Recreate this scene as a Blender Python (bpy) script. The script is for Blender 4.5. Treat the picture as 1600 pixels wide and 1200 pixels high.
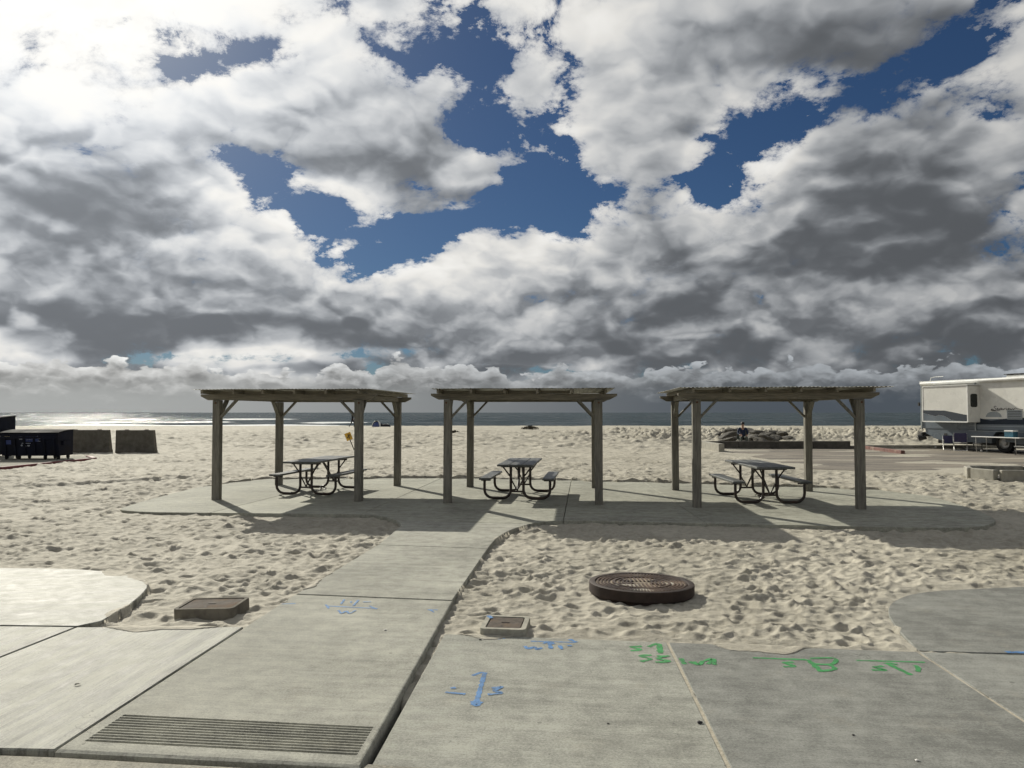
import bpy, bmesh, math, random
import numpy as np
from mathutils import Vector, Matrix

# ------------------------------------------------------------------ camera
SC = bpy.context.scene
for _o in list(bpy.data.objects):
    bpy.data.objects.remove(_o)
COL = SC.collection
R = math.radians
EYE = 1.85
FPX = 1200.0                      # focal length in pixels of a 1600 px wide frame
PITCH = math.atan(44.2 / FPX)
cam_d = bpy.data.cameras.new('camera')
cam_d.sensor_fit = 'HORIZONTAL'
cam_d.sensor_width = 36.0
cam_d.lens = 36.0 * FPX / 1600.0
cam_d.clip_start = 0.05
cam_d.clip_end = 60000.0
cam = bpy.data.objects.new('camera', cam_d)
cam.location = (0, 0, EYE)
cam.rotation_euler = (math.pi / 2 + PITCH, 0, 0)
COL.objects.link(cam)
SC.camera = cam

# ------------------------------------------------------------------ exposure
SC.view_settings.view_transform = 'Standard'
SC.view_settings.look = 'None'
SC.view_settings.exposure = 0.0
SC.view_settings.gamma = 1.0
SC.view_settings.use_curve_mapping = False
SC.render.engine = 'CYCLES'
SC.cycles.use_denoising = True
SC.cycles.max_bounces = 5
SC.cycles.diffuse_bounces = 2
SC.cycles.glossy_bounces = 3
SC.cycles.transparent_max_bounces = 8
SC.cycles.caustics_reflective = False
SC.cycles.caustics_refractive = False
SC.cycles.sample_clamp_indirect = 6.0
SC.cycles.use_adaptive_sampling = True
SC.cycles.adaptive_threshold = 0.03
SC.cycles.adaptive_min_samples = 16

# ------------------------------------------------------------------ node expression helper
class NT:
    """small expression builder over a node tree"""
    def __init__(self, tree):
        self.t = tree
    def node(self, typ, **kw):
        n = self.t.nodes.new(typ)
        for k, v in kw.items():
            setattr(n, k, v)
        return n
    def put(self, sock, v):
        if isinstance(v, E):
            self.t.links.new(v.s, sock)
        elif hasattr(v, 'is_output'):
            self.t.links.new(v, sock)
        else:
            sock.default_value = v
    def m(self, op, *a, clamp=False):
        n = self.node('ShaderNodeMath', operation=op)
        n.use_clamp = clamp
        for i, x in enumerate(a):
            self.put(n.inputs[i], x)
        return E(self, n.outputs[0])
    def vec(self, x, y, z):
        n = self.node('ShaderNodeCombineXYZ')
        for i, v in enumerate((x, y, z)):
            self.put(n.inputs[i], v)
        return E(self, n.outputs[0])
    def sep(self, v):
        n = self.node('ShaderNodeSeparateXYZ')
        self.put(n.inputs[0], v)
        return [E(self, o) for o in n.outputs]
    def vm(self, op, *a):
        n = self.node('ShaderNodeVectorMath', operation=op)
        for i, x in enumerate(a):
            self.put(n.inputs[i], x)
        return E(self, n.outputs['Value'] if op in ('DOT_PRODUCT', 'LENGTH', 'DISTANCE') else n.outputs[0])
    def noise(self, v, scale=1.0, detail=4.0, rough=0.5, lac=2.0, dist=0.0, dims='3D', color=False):
        n = self.node('ShaderNodeTexNoise', noise_dimensions=dims)
        if v is not None:
            self.put(n.inputs['Vector'], v)
        self.put(n.inputs['Scale'], scale)
        n.inputs['Detail'].default_value = detail
        n.inputs['Roughness'].default_value = rough
        n.inputs['Lacunarity'].default_value = lac
        n.inputs['Distortion'].default_value = dist
        return E(self, n.outputs['Color' if color else 'Fac'])
    def voronoi(self, v, scale=1.0, feature='F1', rand=1.0, out='Distance', smooth=None):
        n = self.node('ShaderNodeTexVoronoi', feature=feature)
        if v is not None:
            self.put(n.inputs['Vector'], v)
        self.put(n.inputs['Scale'], scale)
        n.inputs['Randomness'].default_value = rand
        if smooth is not None:
            n.inputs['Smoothness'].default_value = smooth
        return E(self, n.outputs[out])
    def ramp(self, v, a, b, c=0.0, d=1.0, smooth=True):
        n = self.node('ShaderNodeMapRange')
        n.interpolation_type = 'SMOOTHSTEP' if smooth else 'LINEAR'
        n.clamp = True
        for i, x in enumerate((v, a, b, c, d)):
            self.put(n.inputs[i], x)
        return E(self, n.outputs[0])
    def mix(self, f, a, b, mode='MIX', clampf=True):
        n = self.node('ShaderNodeMix', data_type='RGBA', blend_type=mode)
        n.clamp_factor = clampf
        self.put(n.inputs[0], f)
        for i, v in ((6, a), (7, b)):
            if isinstance(v, tuple) and len(v) == 3:
                v = v + (1.0,)
            self.put(n.inputs[i], v)
        return E(self, n.outputs[2])
    def bump(self, h, strength=1.0, dist=0.01, normal=None):
        n = self.node('ShaderNodeBump')
        n.inputs['Strength'].default_value = strength
        n.inputs['Distance'].default_value = dist
        self.put(n.inputs['Height'], h)
        if normal is not None:
            self.put(n.inputs['Normal'], normal)
        return E(self, n.outputs[0])

class E:
    def __init__(self, nt, s):
        self.nt, self.s = nt, s
    def _b(self, op, o, rev=False):
        return self.nt.m(op, o, self) if rev else self.nt.m(op, self, o)
    def __add__(self, o): return self._b('ADD', o)
    __radd__ = __add__
    def __mul__(self, o): return self._b('MULTIPLY', o)
    __rmul__ = __mul__
    def __sub__(self, o): return self._b('SUBTRACT', o)
    def __rsub__(self, o): return self._b('SUBTRACT', o, True)
    def __truediv__(self, o): return self._b('DIVIDE', o)
    def __rtruediv__(self, o): return self._b('DIVIDE', o, True)
    def __pow__(self, o): return self._b('POWER', o)
    def max(self, o): return self._b('MAXIMUM', o)
    def min(self, o): return self._b('MINIMUM', o)
    def exp(self): return self.nt.m('EXPONENT', self)
    def clamp(self): return self.nt.m('ADD', self, 0.0, clamp=True)

SUN_AZ = R(-32.0)                 # measured from +Y towards +X
SUN_EL = R(29.0)
SUN_DIR = Vector((math.sin(SUN_AZ) * math.cos(SUN_EL), math.cos(SUN_AZ) * math.cos(SUN_EL), math.sin(SUN_EL)))
# ------------------------------------------------------------------ world: clear sky + broken cumulus
def build_world():
    w = bpy.data.worlds.new('World')
    SC.world = w
    w.use_nodes = True
    w.cycles.sampling_method = 'NONE'
    t = w.node_tree
    t.nodes.clear()
    N = NT(t)
    out = N.node('ShaderNodeOutputWorld')
    bg = N.node('ShaderNodeBackground')
    t.links.new(bg.outputs[0], out.inputs[0])
    tc = N.node('ShaderNodeTexCoord')
    d = E(N, tc.outputs['Generated'])
    x, y, z0 = N.sep(d)
    el = N.m('ARCSINE', z0.min(1.0)) * (180 / math.pi)        # degrees above the horizon
    az = N.m('ARCTAN2', x, y) * (180 / math.pi)              # degrees right of +Y
    cossun = N.vm('DOT_PRODUCT', d, tuple(SUN_DIR))
    sunang = N.m('ARCCOSINE', cossun.min(1.0)) * (180 / math.pi)
    glow = (sunang * (-1 / 7.5)).exp()                        # forward scattering round the sun
    glow2 = (sunang * (-1 / 30.0)).exp()

    # clear air
    sky = N.node('ShaderNodeTexSky', sky_type='NISHITA')
    sky.sun_disc = False
    sky.sun_elevation = SUN_EL
    sky.sun_rotation = SUN_AZ
    sky.altitude = 10.0
    sky.air_density = 1.0
    sky.dust_density = 0.2
    sky.ozone_density = 4.0
    skyv = N.vm('SCALE', E(N, sky.outputs[0]))
    skyv.s.node.inputs['Scale'].default_value = 0.05          # sky strength
    clear = N.vm('MULTIPLY', skyv, (0.40, 0.52, 0.66))

    # where the deck is thick and where it breaks (degrees azimuth, degrees elevation)
    blobs = [
        # openings of blue
        (-2.0, 22.5, 1.9, 4.0, -0.22, -8), (3.2, 17.3, 2.0, 2.6, -0.22, 25), (-12.0, 13.6, 3.4, 1.3, -0.30, -20), (-5.5, 13.6, 3.0, 0.9, -0.22, 20), (-16.5, 15.6, 2.4, 1.2, -0.22, -25),
        (-19.5, 16.8, 2.6, 1.0, -0.15, -20), (3.6, 14.4, 2.0, 1.5, -0.30, 20), (17.8, 18.8, 2.2, 2.6, -0.26, 25), (26.5, 21.6, 5.2, 1.3, -0.24, 12),
        (18.0, 26.0, 1.8, 1.4, -0.14, 0), (-20.0, 24.0, 3.5, 1.0, -0.24, 25), (-11.0, 26.6, 2.0, 0.9, -0.22, -20), (32.5, 18.5, 1.8, 2.4, -0.14, 0), (14.6, 16.0, 1.0, 1.4, -0.16, 0),
        (-6.5, 26.5, 1.5, 1.6, -0.15, 0), (13.4, 5.5, 2.2, 0.22, -0.26, 2), (-19.0, 3.9, 8.0, 0.32, -0.24, 2), (-9.0, 4.6, 2.2, 0.22, -0.18, 0),
        # clouds
        (-12.5, 20.0, 5.2, 3.2, 0.17, -10), (-29.0, 20.0, 8.0, 7.0, 0.08, 0), (-25.0, 11.0, 8.0, 3.0, 0.10, 0),
        (9.0, 24.0, 3.4, 4.0, 0.15, 0), (9.5, 16.0, 3.0, 3.0, 0.13, 0), (24.5, 15.2, 6.5, 2.2, 0.16, 8), (22.0, 9.5, 13.0, 2.6, 0.14, 0),
        (-3.0, 10.6, 5.0, 1.6, 0.14, 6), (-16.0, 7.2, 16.0, 1.5, 0.12, 0), (27.0, 26.5, 7.0, 1.5, 0.14, -4), (-1.0, 27.5, 2.0, 1.0, 0.14, 0),
        (0.0, 6.5, 40.0, 2.6, 0.07, 0), (3.0, 4.4, 7.0, 0.9, 0.16, 0), (19.0, 6.2, 6.0, 1.2, 0.08, 0), (1.0, 23.2, 1.2, 0.8, 0.20, 0), (-1.0, 18.3, 2.6, 0.9, 0.22, 12), (25.5, 22.8, 1.5, 0.8, 0.12, 0), (-15.5, 16.6, 1.3, 0.5, 0.14, 0), (1.0, 4.6, 3.0, 1.2, 0.14, 0),
    ]
    def bump2d(e, a0, e0, sa, se, rot, amp, acc):
        # the running sum rides along in z (scaled away) so that the blobs are evaluated one after another
        mp = N.node('ShaderNodeMapping', vector_type='TEXTURE')
        N.put(mp.inputs['Vector'], N.vec(az, e, acc))
        mp.inputs['Location'].default_value = (a0, e0, 0)
        mp.inputs['Rotation'].default_value = (0, 0, R(rot))
        mp.inputs['Scale'].default_value = (sa, se, 1e6)
        o = E(N, mp.outputs[0])
        g = N.m('POWER', math.exp(-0.5), N.vm('DOT_PRODUCT', o, o))
        return N.m('MULTIPLY_ADD', g, amp, acc)
    def cover(e):
        cov = 0.048
        for a0, e0, sa, se, amp, rot in blobs:
            cov = bump2d(e, a0, e0, sa, se, rot, amp, cov)
        return cov
    cov = cover(el)
    DUP = 2.6
    cov_up = cover(el + DUP)

    RP = 4.5                                                  # curvature of the deck
    FRQ = 2.5
    AMP = 1.90
    def ray(h, dz=0.0):
        zz = (z0 + dz).max(0.002)
        rz = zz * RP
        tt = N.m('SQRT', rz * rz + 2 * RP * h) - rz
        v = N.vm('SCALE', N.vec(x, y, zz))
        N.put(v.s.node.inputs['Scale'], tt)
        return v
    base = ray(1.15)
    warp = N.vm('SUBTRACT', N.noise(base, 1.6, 2, 0.5, color=True), (0.5, 0.5, 0.5))
    wv = N.vm('SCALE', warp)
    wv.s.node.inputs['Scale'].default_value = 0.22
    off = (4.7, 2.3, 0.0)
    def place(v):
        return N.vm('ADD', N.vm('ADD', v, wv), off)
    # smooth body of the clouds, here and a little higher up
    S = (N.noise(place(base), FRQ * 0.62, 3.0, 0.48, 2.1) - 0.5) * AMP + cov
    Su = (N.noise(place(ray(1.15, math.sin(R(DUP)))), FRQ * 0.62, 3.0, 0.48, 2.1) - 0.5) * AMP + cov_up
    # small billows: the same noise with more octaves, here and just above
    def domes(v):
        n = N.node('ShaderNodeTexVoronoi', feature='F1')
        N.put(n.inputs['Vector'], v)
        n.inputs['Scale'].default_value = FRQ * 1.55
        n.inputs['Detail'].default_value = 2.0
        n.inputs['Roughness'].default_value = 0.50
        n.inputs['Lacunarity'].default_value = 2.1
        return E(N, n.outputs['Distance'])
    ww = N.vm('SCALE', N.vm('SUBTRACT', N.noise(base, FRQ * 3.0, 3, 0.5, color=True), (0.5, 0.5, 0.5)))
    ww.s.node.inputs['Scale'].default_value = 0.16
    v_hi = domes(N.vm('ADD', place(base), ww))
    v_up = domes(N.vm('ADD', place(ray(1.15, math.sin(R(1.1)))), ww))
    puff = ((v_up - v_hi) * N.ramp(el, 4.0, 18.0, 0.66, 0.62)).max(-0.20).min(0.32)
    lump = (0.86 - v_hi) * 0.30
    T = None
    acc = None
    NL = 4
    for i in range(NL):
        f = i / (NL - 1)
        n = N.noise(place(ray(1.0 + 0.34 * f)), FRQ, 9.0, 0.64, 2.2)
        n = (n - 0.5) * AMP + lump
        dens = (n + cov - (0.055 * f - 0.012)).max(0.0)
        a = 1.0 - (dens * -13.0).exp()
        lit = 0.25 + 0.75 * f
        if T is None:
            acc, T, tex = a * lit, 1.0 - a, n
        else:
            acc, T = acc + T * a * lit, T * (1.0 - a)
    wisp = 1.0 - ((tex * 1.5 + cov + 0.045).max(0.0) * -5.5).exp()     # thin torn fringe
    acc, T = acc + T * wisp * 0.62, T * (1.0 - wisp)
    alpha = 1.0 - T
    rim = acc / alpha.max(0.001)                              # 0.25 base .. 1 lit rim
    tops = ((S - Su) * 4.8).max(-0.20).min(0.6)                # facing up = lit, facing down = shaded
    deep = 0.0
    for a0, e0, sa, se, amp in ((24, 9.5, 12, 3.2, 0.16), (4, 6.3, 30, 1.7, 0.05), (4, 8.0, 7, 1.8, 0.14), (-24, 6.2, 10, 1.0, 0.15), (12, 4.5, 22, 1.6, 0.14), (-22, 17, 12, 7, -0.03), (-11, 19, 5, 3.5, -0.12), (9, 24, 5, 3, 0.06)):
        deep = bump2d(el, a0, e0, sa, se, 0, amp, deep)
    body = ((S + deep).max(0.0) * -5.2).exp()                          # transmitted light falls with the thickness
    fine = (tex - S) * 0.40
    light = N.m('SMOOTH_MAX', rim * 0.22 + body * 0.68 + tops * 0.46 + puff + fine * 0.6 + 0.09, 0.17, 0.36)
    light = N.m('POWER', light, 1.12) * 1.08
    gain = 0.56 + glow2 * 1.15 + glow * 1.2
    bright = light * gain
    bright = bright / (1.0 + (bright * bright) * 0.28)
    bright = bright + glow * 0.30
    cloudcol = N.mix(light.clamp(), (0.88, 0.96, 1.07), (1.0, 0.985, 0.945))
    cloud = N.vm('SCALE', cloudcol)
    N.put(cloud.s.node.inputs['Scale'], bright)
    air = N.mix(glow * 0.8, clear, (0.75, 0.74, 0.70))
    col = N.mix(alpha, air, cloud)

    # distant cumulus bank and rain haze low over the sea
    side = N.ramp(az, -34, 22)                                # brighter under the sun, rain-grey to the right
    def bankn(dz):
        n = N.node('ShaderNodeTexVoronoi', feature='F1')
        N.put(n.inputs['Vector'], N.vm('ADD', N.vec(az * 0.42, el * 0.85 + dz, 3.1), bw))
        n.inputs['Detail'].default_value = 2.0
        n.inputs['Roughness'].default_value = 0.5
        n.inputs['Scale'].default_value = 1.0
        return 1.05 - E(N, n.outputs['Distance']) * 0.85
    bw = N.vm('SCALE', N.vm('SUBTRACT', N.noise(N.vec(az * 0.5, el * 0.9, 1.0), 1.4, 4, 0.55, color=True), (0.5, 0.5, 0.5)))
    bw.s.node.inputs['Scale'].default_value = 0.9
    bn = bankn(0.0)
    bn_up = bankn(0.42)
    topn = N.noise(N.vec(az * 0.13, 0.0, 7.7), 1.0, 4.0, 0.6)
    top = 3.7 + (topn - 0.5) * 5.0 + (bn - 0.5) * 1.6
    bank = N.ramp(top - el, 0.0, 0.22)
    rim2 = N.ramp(top - el, 0.0, 1.3, 1.0, 0.0)
    bl = N.m('SMOOTH_MAX', 0.48 + rim2 * 0.40 + (bn - bn_up) * 0.85, 0.30, 0.3)
    bankcol = N.vm('SCALE', N.mix(side, (0.76, 0.76, 0.74), (0.38, 0.405, 0.43)))
    N.put(bankcol.s.node.inputs['Scale'], bl)
    col = N.mix(bank * 0.95, col, bankcol)
    hz = N.mix(side, (0.40, 0.41, 0.40), (0.075, 0.09, 0.108))
    lowf = N.ramp(el + (bn - 0.5) * 0.8, 0.5, 2.6, 1.0, 0.0)
    col = N.mix(lowf, col, hz)
    N.put(bg.inputs['Color'], col)
    bg.inputs['Strength'].default_value = 1.0
    return w
build_world()
# ------------------------------------------------------------------ sun
sun_d = bpy.data.lights.new('sun', 'SUN')
sun_d.energy = 5.0
sun_d.angle = R(0.55)
sun_d.color = (1.0, 0.955, 0.83)
sun = bpy.data.objects.new('sun', sun_d)
sun.rotation_euler = SUN_DIR.to_track_quat('Z', 'Y').to_euler()
sun.location = SUN_DIR * 60
COL.objects.link(sun)

# ------------------------------------------------------------------ helpers
rng = random.Random(11)
NR = np.random.RandomState(5)

def at(u, v, z=0.0):
    """point on the level z seen at photo pixel (u, v) of 1600x1200"""
    dx, dy = (u - 800) / FPX, (600 - v) / FPX
    cp, sp = math.cos(PITCH), math.sin(PITCH)
    d = Vector((dx, cp - dy * sp, sp + dy * cp))
    k = (z - EYE) / d.z
    return Vector((d.x * k, d.y * k, z))

def tag(o, label=None, cat=None, group=None, kind=None):
    if label: o['label'] = label
    if cat: o['category'] = cat
    if group: o['group'] = group
    if kind: o['kind'] = kind
    return o

def empty(name, loc=(0, 0, 0), rz=0.0):
    o = bpy.data.objects.new(name, None)
    o.empty_display_size = 0.2
    o.location = loc
    o.rotation_euler = (0, 0, rz)
    COL.objects.link(o)
    return o

def link_mesh(name, me, mat=None, parent=None):
    if mat is not None and not me.materials:
        me.materials.append(mat)
    o = bpy.data.objects.new(name, me)
    COL.objects.link(o)
    if parent is not None:
        o.parent = parent
    return o

def copy_tree(o, parent=None):
    c = o.copy()
    COL.objects.link(c)
    c.parent = parent
    for ch in list(o.children):
        copy_tree(ch, c)
    return c

class MB:
    """mesh builder"""
    def __init__(self):
        self.v, self.f = [], []
    def add(self, vs, fs):
        b = len(self.v)
        self.v += [tuple(p) for p in vs]
        self.f += [tuple(i + b for i in f) for f in fs]
        return self
    def box(self, x0, x1, y0, y1, z0, z1, M=None, bev=0.0):
        if bev <= 0:
            vs = [Vector(p) for p in ((x0, y0, z0), (x1, y0, z0), (x1, y1, z0), (x0, y1, z0),
                                      (x0, y0, z1), (x1, y0, z1), (x1, y1, z1), (x0, y1, z1))]
            fs = [(0, 3, 2, 1), (4, 5, 6, 7), (0, 1, 5, 4), (1, 2, 6, 5), (2, 3, 7, 6), (3, 0, 4, 7)]
        else:
            b = min(bev, (x1 - x0) * .45, (y1 - y0) * .45, (z1 - z0) * .45)
            vs, ix = [], {}
            for sx, X, sgx in ((0, x0, 1), (1, x1, -1)):
                for sy, Y, sgy in ((0, y0, 1), (1, y1, -1)):
                    for sz, Z, sgz in ((0, z0, 1), (1, z1, -1)):
                        for k in range(3):
                            p = [X + sgx * b, Y + sgy * b, Z + sgz * b]
                            p[k] = (X, Y, Z)[k]
                            ix[(sx, sy, sz, k)] = len(vs)
                            vs.append(Vector(p))
            fs = []
            for k in range(3):
                a, c = (k + 1) % 3, (k + 2) % 3
                for s in (0, 1):
                    q = []
                    for i, j in ((0, 0), (1, 0), (1, 1), (0, 1)):
                        key = [0, 0, 0]
                        key[k], key[a], key[c] = s, i, j
                        q.append(ix[(key[0], key[1], key[2], k)])
                    fs.append(tuple(q if s else q[::-1]))
                # edges parallel to k
                for i in (0, 1):
                    for j in (0, 1):
                        q = []
                        for s, kk in ((0, a), (1, a), (1, c), (0, c)):
                            key = [0, 0, 0]
                            key[k], key[a], key[c] = s, i, j
                            q.append(ix[(key[0], key[1], key[2], kk)])
                        fs.append(tuple(q if i ^ j else q[::-1]))
            for sx in (0, 1):
                for sy in (0, 1):
                    for sz in (0, 1):
                        q = tuple(ix[(sx, sy, sz, k)] for k in range(3))
                        fs.append(q if (sx + sy + sz) % 2 else q[::-1])
        if M is not None:
            vs = [M @ p for p in vs]
        return self.add(vs, fs)
    def bar(self, a, b, w, h, up=(0, 0, 1), bev=0.0):
        """box of section w x h from a to b"""
        a, b = Vector(a), Vector(b)
        d = (b - a)
        L = d.length
        d.normalize()
        s = d.cross(Vector(up))
        if s.length < 1e-4:
            s = d.cross(Vector((0, 1, 0)))
        s.normalize()
        n = s.cross(d).normalized()
        M = Matrix((d, s, n)).transposed().to_4x4()
        M.translation = a
        return self.box(0, L, -w / 2, w / 2, -h / 2, h / 2, M, bev)
    def tube(self, pts, r, seg=10, cap=True):
        pts = [Vector(p) for p in pts]
        n = len(pts)
        rr = r if isinstance(r, (list, tuple)) else [r] * n
        b = len(self.v)
        t0 = (pts[1] - pts[0]).normalized()
        ref = Vector((0, 0, 1)) if abs(t0.z) < 0.9 else Vector((0, 1, 0))
        u = t0.cross(ref).normalized()
        for i, p in enumerate(pts):
            t = (pts[min(i + 1, n - 1)] - pts[max(i - 1, 0)]).normalized()
            u = (u - t * u.dot(t)).normalized()
            w = t.cross(u)
            for k in range(seg):
                an = 2 * math.pi * k / seg
                self.v.append(tuple(p + (u * math.cos(an) + w * math.sin(an)) * rr[i]))
        for i in range(n - 1):
            for k in range(seg):
                k2 = (k + 1) % seg
                self.f.append((b + i * seg + k, b + i * seg + k2, b + (i + 1) * seg + k2, b + (i + 1) * seg + k))
        if cap:
            self.f.append(tuple(b + k for k in range(seg))[::-1])
            self.f.append(tuple(b + (n - 1) * seg + k for k in range(seg)))
        return self
    def lathe(self, prof, seg=48, c=(0, 0, 0)):
        """profile [(r, z)] turned round z"""
        b = len(self.v)
        n = len(prof)
        for r, z in prof:
            for k in range(seg):
                an = 2 * math.pi * k / seg
                self.v.append((c[0] + r * math.cos(an), c[1] + r * math.sin(an), c[2] + z))
        for i in range(n - 1):
            for k in range(seg):
                k2 = (k + 1) % seg
                self.f.append((b + i * seg + k, b + i * seg + k2, b + (i + 1) * seg + k2, b + (i + 1) * seg + k))
        return self
    def prism(self, poly, z0, z1, bev=0.0):
        """polygon (ccw, xy) from z0 to z1, optional chamfer of the top edge"""
        poly = [Vector((p[0], p[1])) for p in poly]
        n = len(poly)
        ar = sum(poly[i].x * poly[(i + 1) % n].y - poly[(i + 1) % n].x * poly[i].y for i in range(n))
        if ar < 0:
            poly = poly[::-1]
        rings = [[(p.x, p.y, z0) for p in poly]]
        if bev > 0:
            inn = []
            for i in range(n):
                e1 = (poly[i] - poly[i - 1]).normalized()
                e2 = (poly[(i + 1) % n] - poly[i]).normalized()
                n1, n2 = Vector((-e1.y, e1.x)), Vector((-e2.y, e2.x))
                m = (n1 + n2)
                m = m / max(0.3, m.dot(n1))
                inn.append(poly[i] + m * bev)
            rings.append([(p.x, p.y, z1 - bev) for p in poly])
            mid = [(poly[i] * .3 + inn[i] * .7) for i in range(n)]
            rings.append([(p.x, p.y, z1 - bev * .3) for p in mid])
            rings.append([(p.x, p.y, z1) for p in inn])
        else:
            rings.append([(p.x, p.y, z1) for p in poly])
        b = len(self.v)
        for r in rings:
            self.v += r
        for k in range(len(rings) - 1):
            for i in range(n):
                j = (i + 1) % n
                self.f.append((b + k * n + i, b + k * n + j, b + (k + 1) * n + j, b + (k + 1) * n + i))
        self.f.append(tuple(b + (len(rings) - 1) * n + i for i in range(n)))
        self.f.append(tuple(b + i for i in range(n))[::-1])
        return self
    def mesh(self, name, mat=None, smooth=None):
        me = bpy.data.meshes.new(name)
        me.from_pydata(self.v, [], self.f)
        me.update()
        if mat is not None:
            me.materials.append(mat)
        if smooth is not None:
            me.polygons.foreach_set('use_smooth', [True] * len(me.polygons))
            if smooth < 180:
                me.set_sharp_from_angle(angle=R(smooth))
        return me
    def build(self, name, mat=None, parent=None, smooth=None):
        return link_mesh(name, self.mesh(name, mat, smooth), None, parent)

def arc(c, r, a0, a1, n):
    return [(c[0] + r * math.cos(R(a0 + (a1 - a0) * i / n)), c[1] + r * math.sin(R(a0 + (a1 - a0) * i / n))) for i in range(n + 1)]

def smooth_poly(pts, n=6, closed=False):
    """catmull-rom through pts"""
    pts = [Vector(p) for p in pts]
    out = []
    m = len(pts)
    rngi = range(m if closed else m - 1)
    for i in rngi:
        p0 = pts[i - 1] if (i > 0 or closed) else pts[0]
        p1, p2 = pts[i], pts[(i + 1) % m]
        p3 = pts[(i + 2) % m] if (i + 2 < m or closed) else pts[-1]
        for k in range(n):
            t = k / n
            out.append(0.5 * ((2 * p1) + (p2 - p0) * t + (2 * p0 - 5 * p1 + 4 * p2 - p3) * t * t + (3 * p1 - p0 - 3 * p2 + p3) * t ** 3))
    if not closed:
        out.append(pts[-1])
    return out

# ---- numpy gradient noise
_perm = NR.permutation(512).astype(np.int64)
_grad = np.stack([np.cos(np.arange(512) * 2.399), np.sin(np.arange(512) * 2.399)], 1)
def pn(x, y, seed=0):
    xi, yi = np.floor(x).astype(np.int64), np.floor(y).astype(np.int64)
    xf, yf = x - xi, y - yi
    u, v = xf * xf * xf * (xf * (xf * 6 - 15) + 10), yf * yf * yf * (yf * (yf * 6 - 15) + 10)
    def g(ix, iy, fx, fy):
        h = _perm[(_perm[(ix + seed * 37) & 511] + iy) & 511]
        return _grad[h, 0] * fx + _grad[h, 1] * fy
    a, b = g(xi, yi, xf, yf), g(xi + 1, yi, xf - 1, yf)
    c, d = g(xi, yi + 1, xf, yf - 1), g(xi + 1, yi + 1, xf - 1, yf - 1)
    return (a + (b - a) * u) + ((c + (d - c) * u) - (a + (b - a) * u)) * v
def fbm(x, y, oct=4, seed=0, gain=0.5):
    s, a = 0, 1.0
    for o in range(oct):
        s = s + a * pn(x * 2 ** o, y * 2 ** o, seed + o)
        a *= gain
    return s
def sstep(a, b, x):
    t = np.clip((x - a) / (b - a), 0, 1)
    return t * t * (3 - 2 * t)
def worley(x, y, seed=0, jit=0.9):
    """bowls that meet in sharp crests: min over jittered cells of (d / r)^2, with a random radius and depth each"""
    xi, yi = np.floor(x).astype(np.int64), np.floor(y).astype(np.int64)
    best = np.full(x.shape, 9.0)
    for dx in (-1, 0, 1):
        for dy in (-1, 0, 1):
            cx, cy = xi + dx, yi + dy
            h = _perm[(_perm[(cx + seed * 31) & 511] + cy) & 511]
            h2 = _perm[(h + 71) & 511]
            h3 = _perm[(h2 + 29) & 511]
            px_, py_ = cx + 0.5 + (h / 512.0 - 0.5) * jit, cy + 0.5 + (h2 / 512.0 - 0.5) * jit
            r = 0.55 + 0.45 * h3 / 512.0
            base = 0.55 * (1 - ((h3 * 7) & 511) / 512.0)
            d = ((x - px_) ** 2 + (y - py_) ** 2) / (r * r)
            best = np.minimum(best, d + base)
    return np.minimum(best, 1.5)
def poly_sd(px, py, poly):
    """signed distance to polygon, negative inside"""
    poly = np.array([(p[0], p[1]) for p in poly])
    n = len(poly)
    d = np.full(px.shape, 1e9)
    ins = np.zeros(px.shape, bool)
    for i in range(n):
        ax, ay = poly[i]
        bx, by = poly[(i + 1) % n]
        ex, ey = bx - ax, by - ay
        wx, wy = px - ax, py - ay
        t = np.clip((wx * ex + wy * ey) / max(1e-9, ex * ex + ey * ey), 0, 1)
        d = np.minimum(d, (wx - ex * t) ** 2 + (wy - ey * t) ** 2)
        if by != ay:
            c = ((ay > py) != (by > py)) & (px < (bx - ax) * (py - ay) / (by - ay) + ax)
            ins ^= c
    d = np.sqrt(d)
    return np.where(ins, -d, d)

# ------------------------------------------------------------------ materials
def new_mat(name):
    m = bpy.data.materials.new(name)
    m.use_nodes = True
    t = m.node_tree
    b = t.nodes['Principled BSDF']
    N = NT(t)
    return m, N, b
def pos(N, scale=(1, 1, 1), obj=False, rz=0.0):
    if obj:
        n = N.node('ShaderNodeTexCoord').outputs['Object']
    else:
        n = N.node('ShaderNodeNewGeometry').outputs['Position']
    mp = N.node('ShaderNodeMapping', vector_type='TEXTURE')     # turn first, then stretch along rz
    N.t.links.new(n, mp.inputs[0])
    mp.inputs['Scale'].default_value = tuple(1.0 / c for c in scale)
    mp.inputs['Rotation'].default_value = (0, 0, rz)
    return E(N, mp.outputs[0])
def simple(name, col, rough=0.6, metal=0.0, var=0.15, scale=12.0, bump=0.15, bdist=0.003, spec=0.5, grime=None, coat=0.0):
    m, N, b = new_mat(name)
    p = pos(N, obj=True)
    n = N.noise(p, scale, 6, 0.6)
    n2 = N.noise(p, scale * 0.22, 4, 0.6)
    k = N.ramp(n * 0.6 + n2 * 0.4, 0.3, 0.7)
    lo = tuple(c * (1 - var) for c in col)
    hi = tuple(min(1, c * (1 + var)) for c in col)
    c = N.mix(k, lo, hi)
    if grime:
        g = N.ramp(N.noise(p, scale * 0.4, 8, 0.65), 0.50, 0.72)
        c = N.mix(g * grime[3], c, grime[:3])
    N.put(b.inputs['Base Color'], c)
    N.put(b.inputs['Roughness'], N.ramp(n2, 0.3, 0.7, max(0.05, rough - 0.1), min(1, rough + 0.1)))
    b.inputs['Metallic'].default_value = metal
    b.inputs['Specular IOR Level'].default_value = spec
    b.inputs['Coat Weight'].default_value = coat
    if bump:
        N.put(b.inputs['Normal'], N.bump(N.noise(p, scale * 4, 5, 0.6), bump, bdist))
    return m

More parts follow.
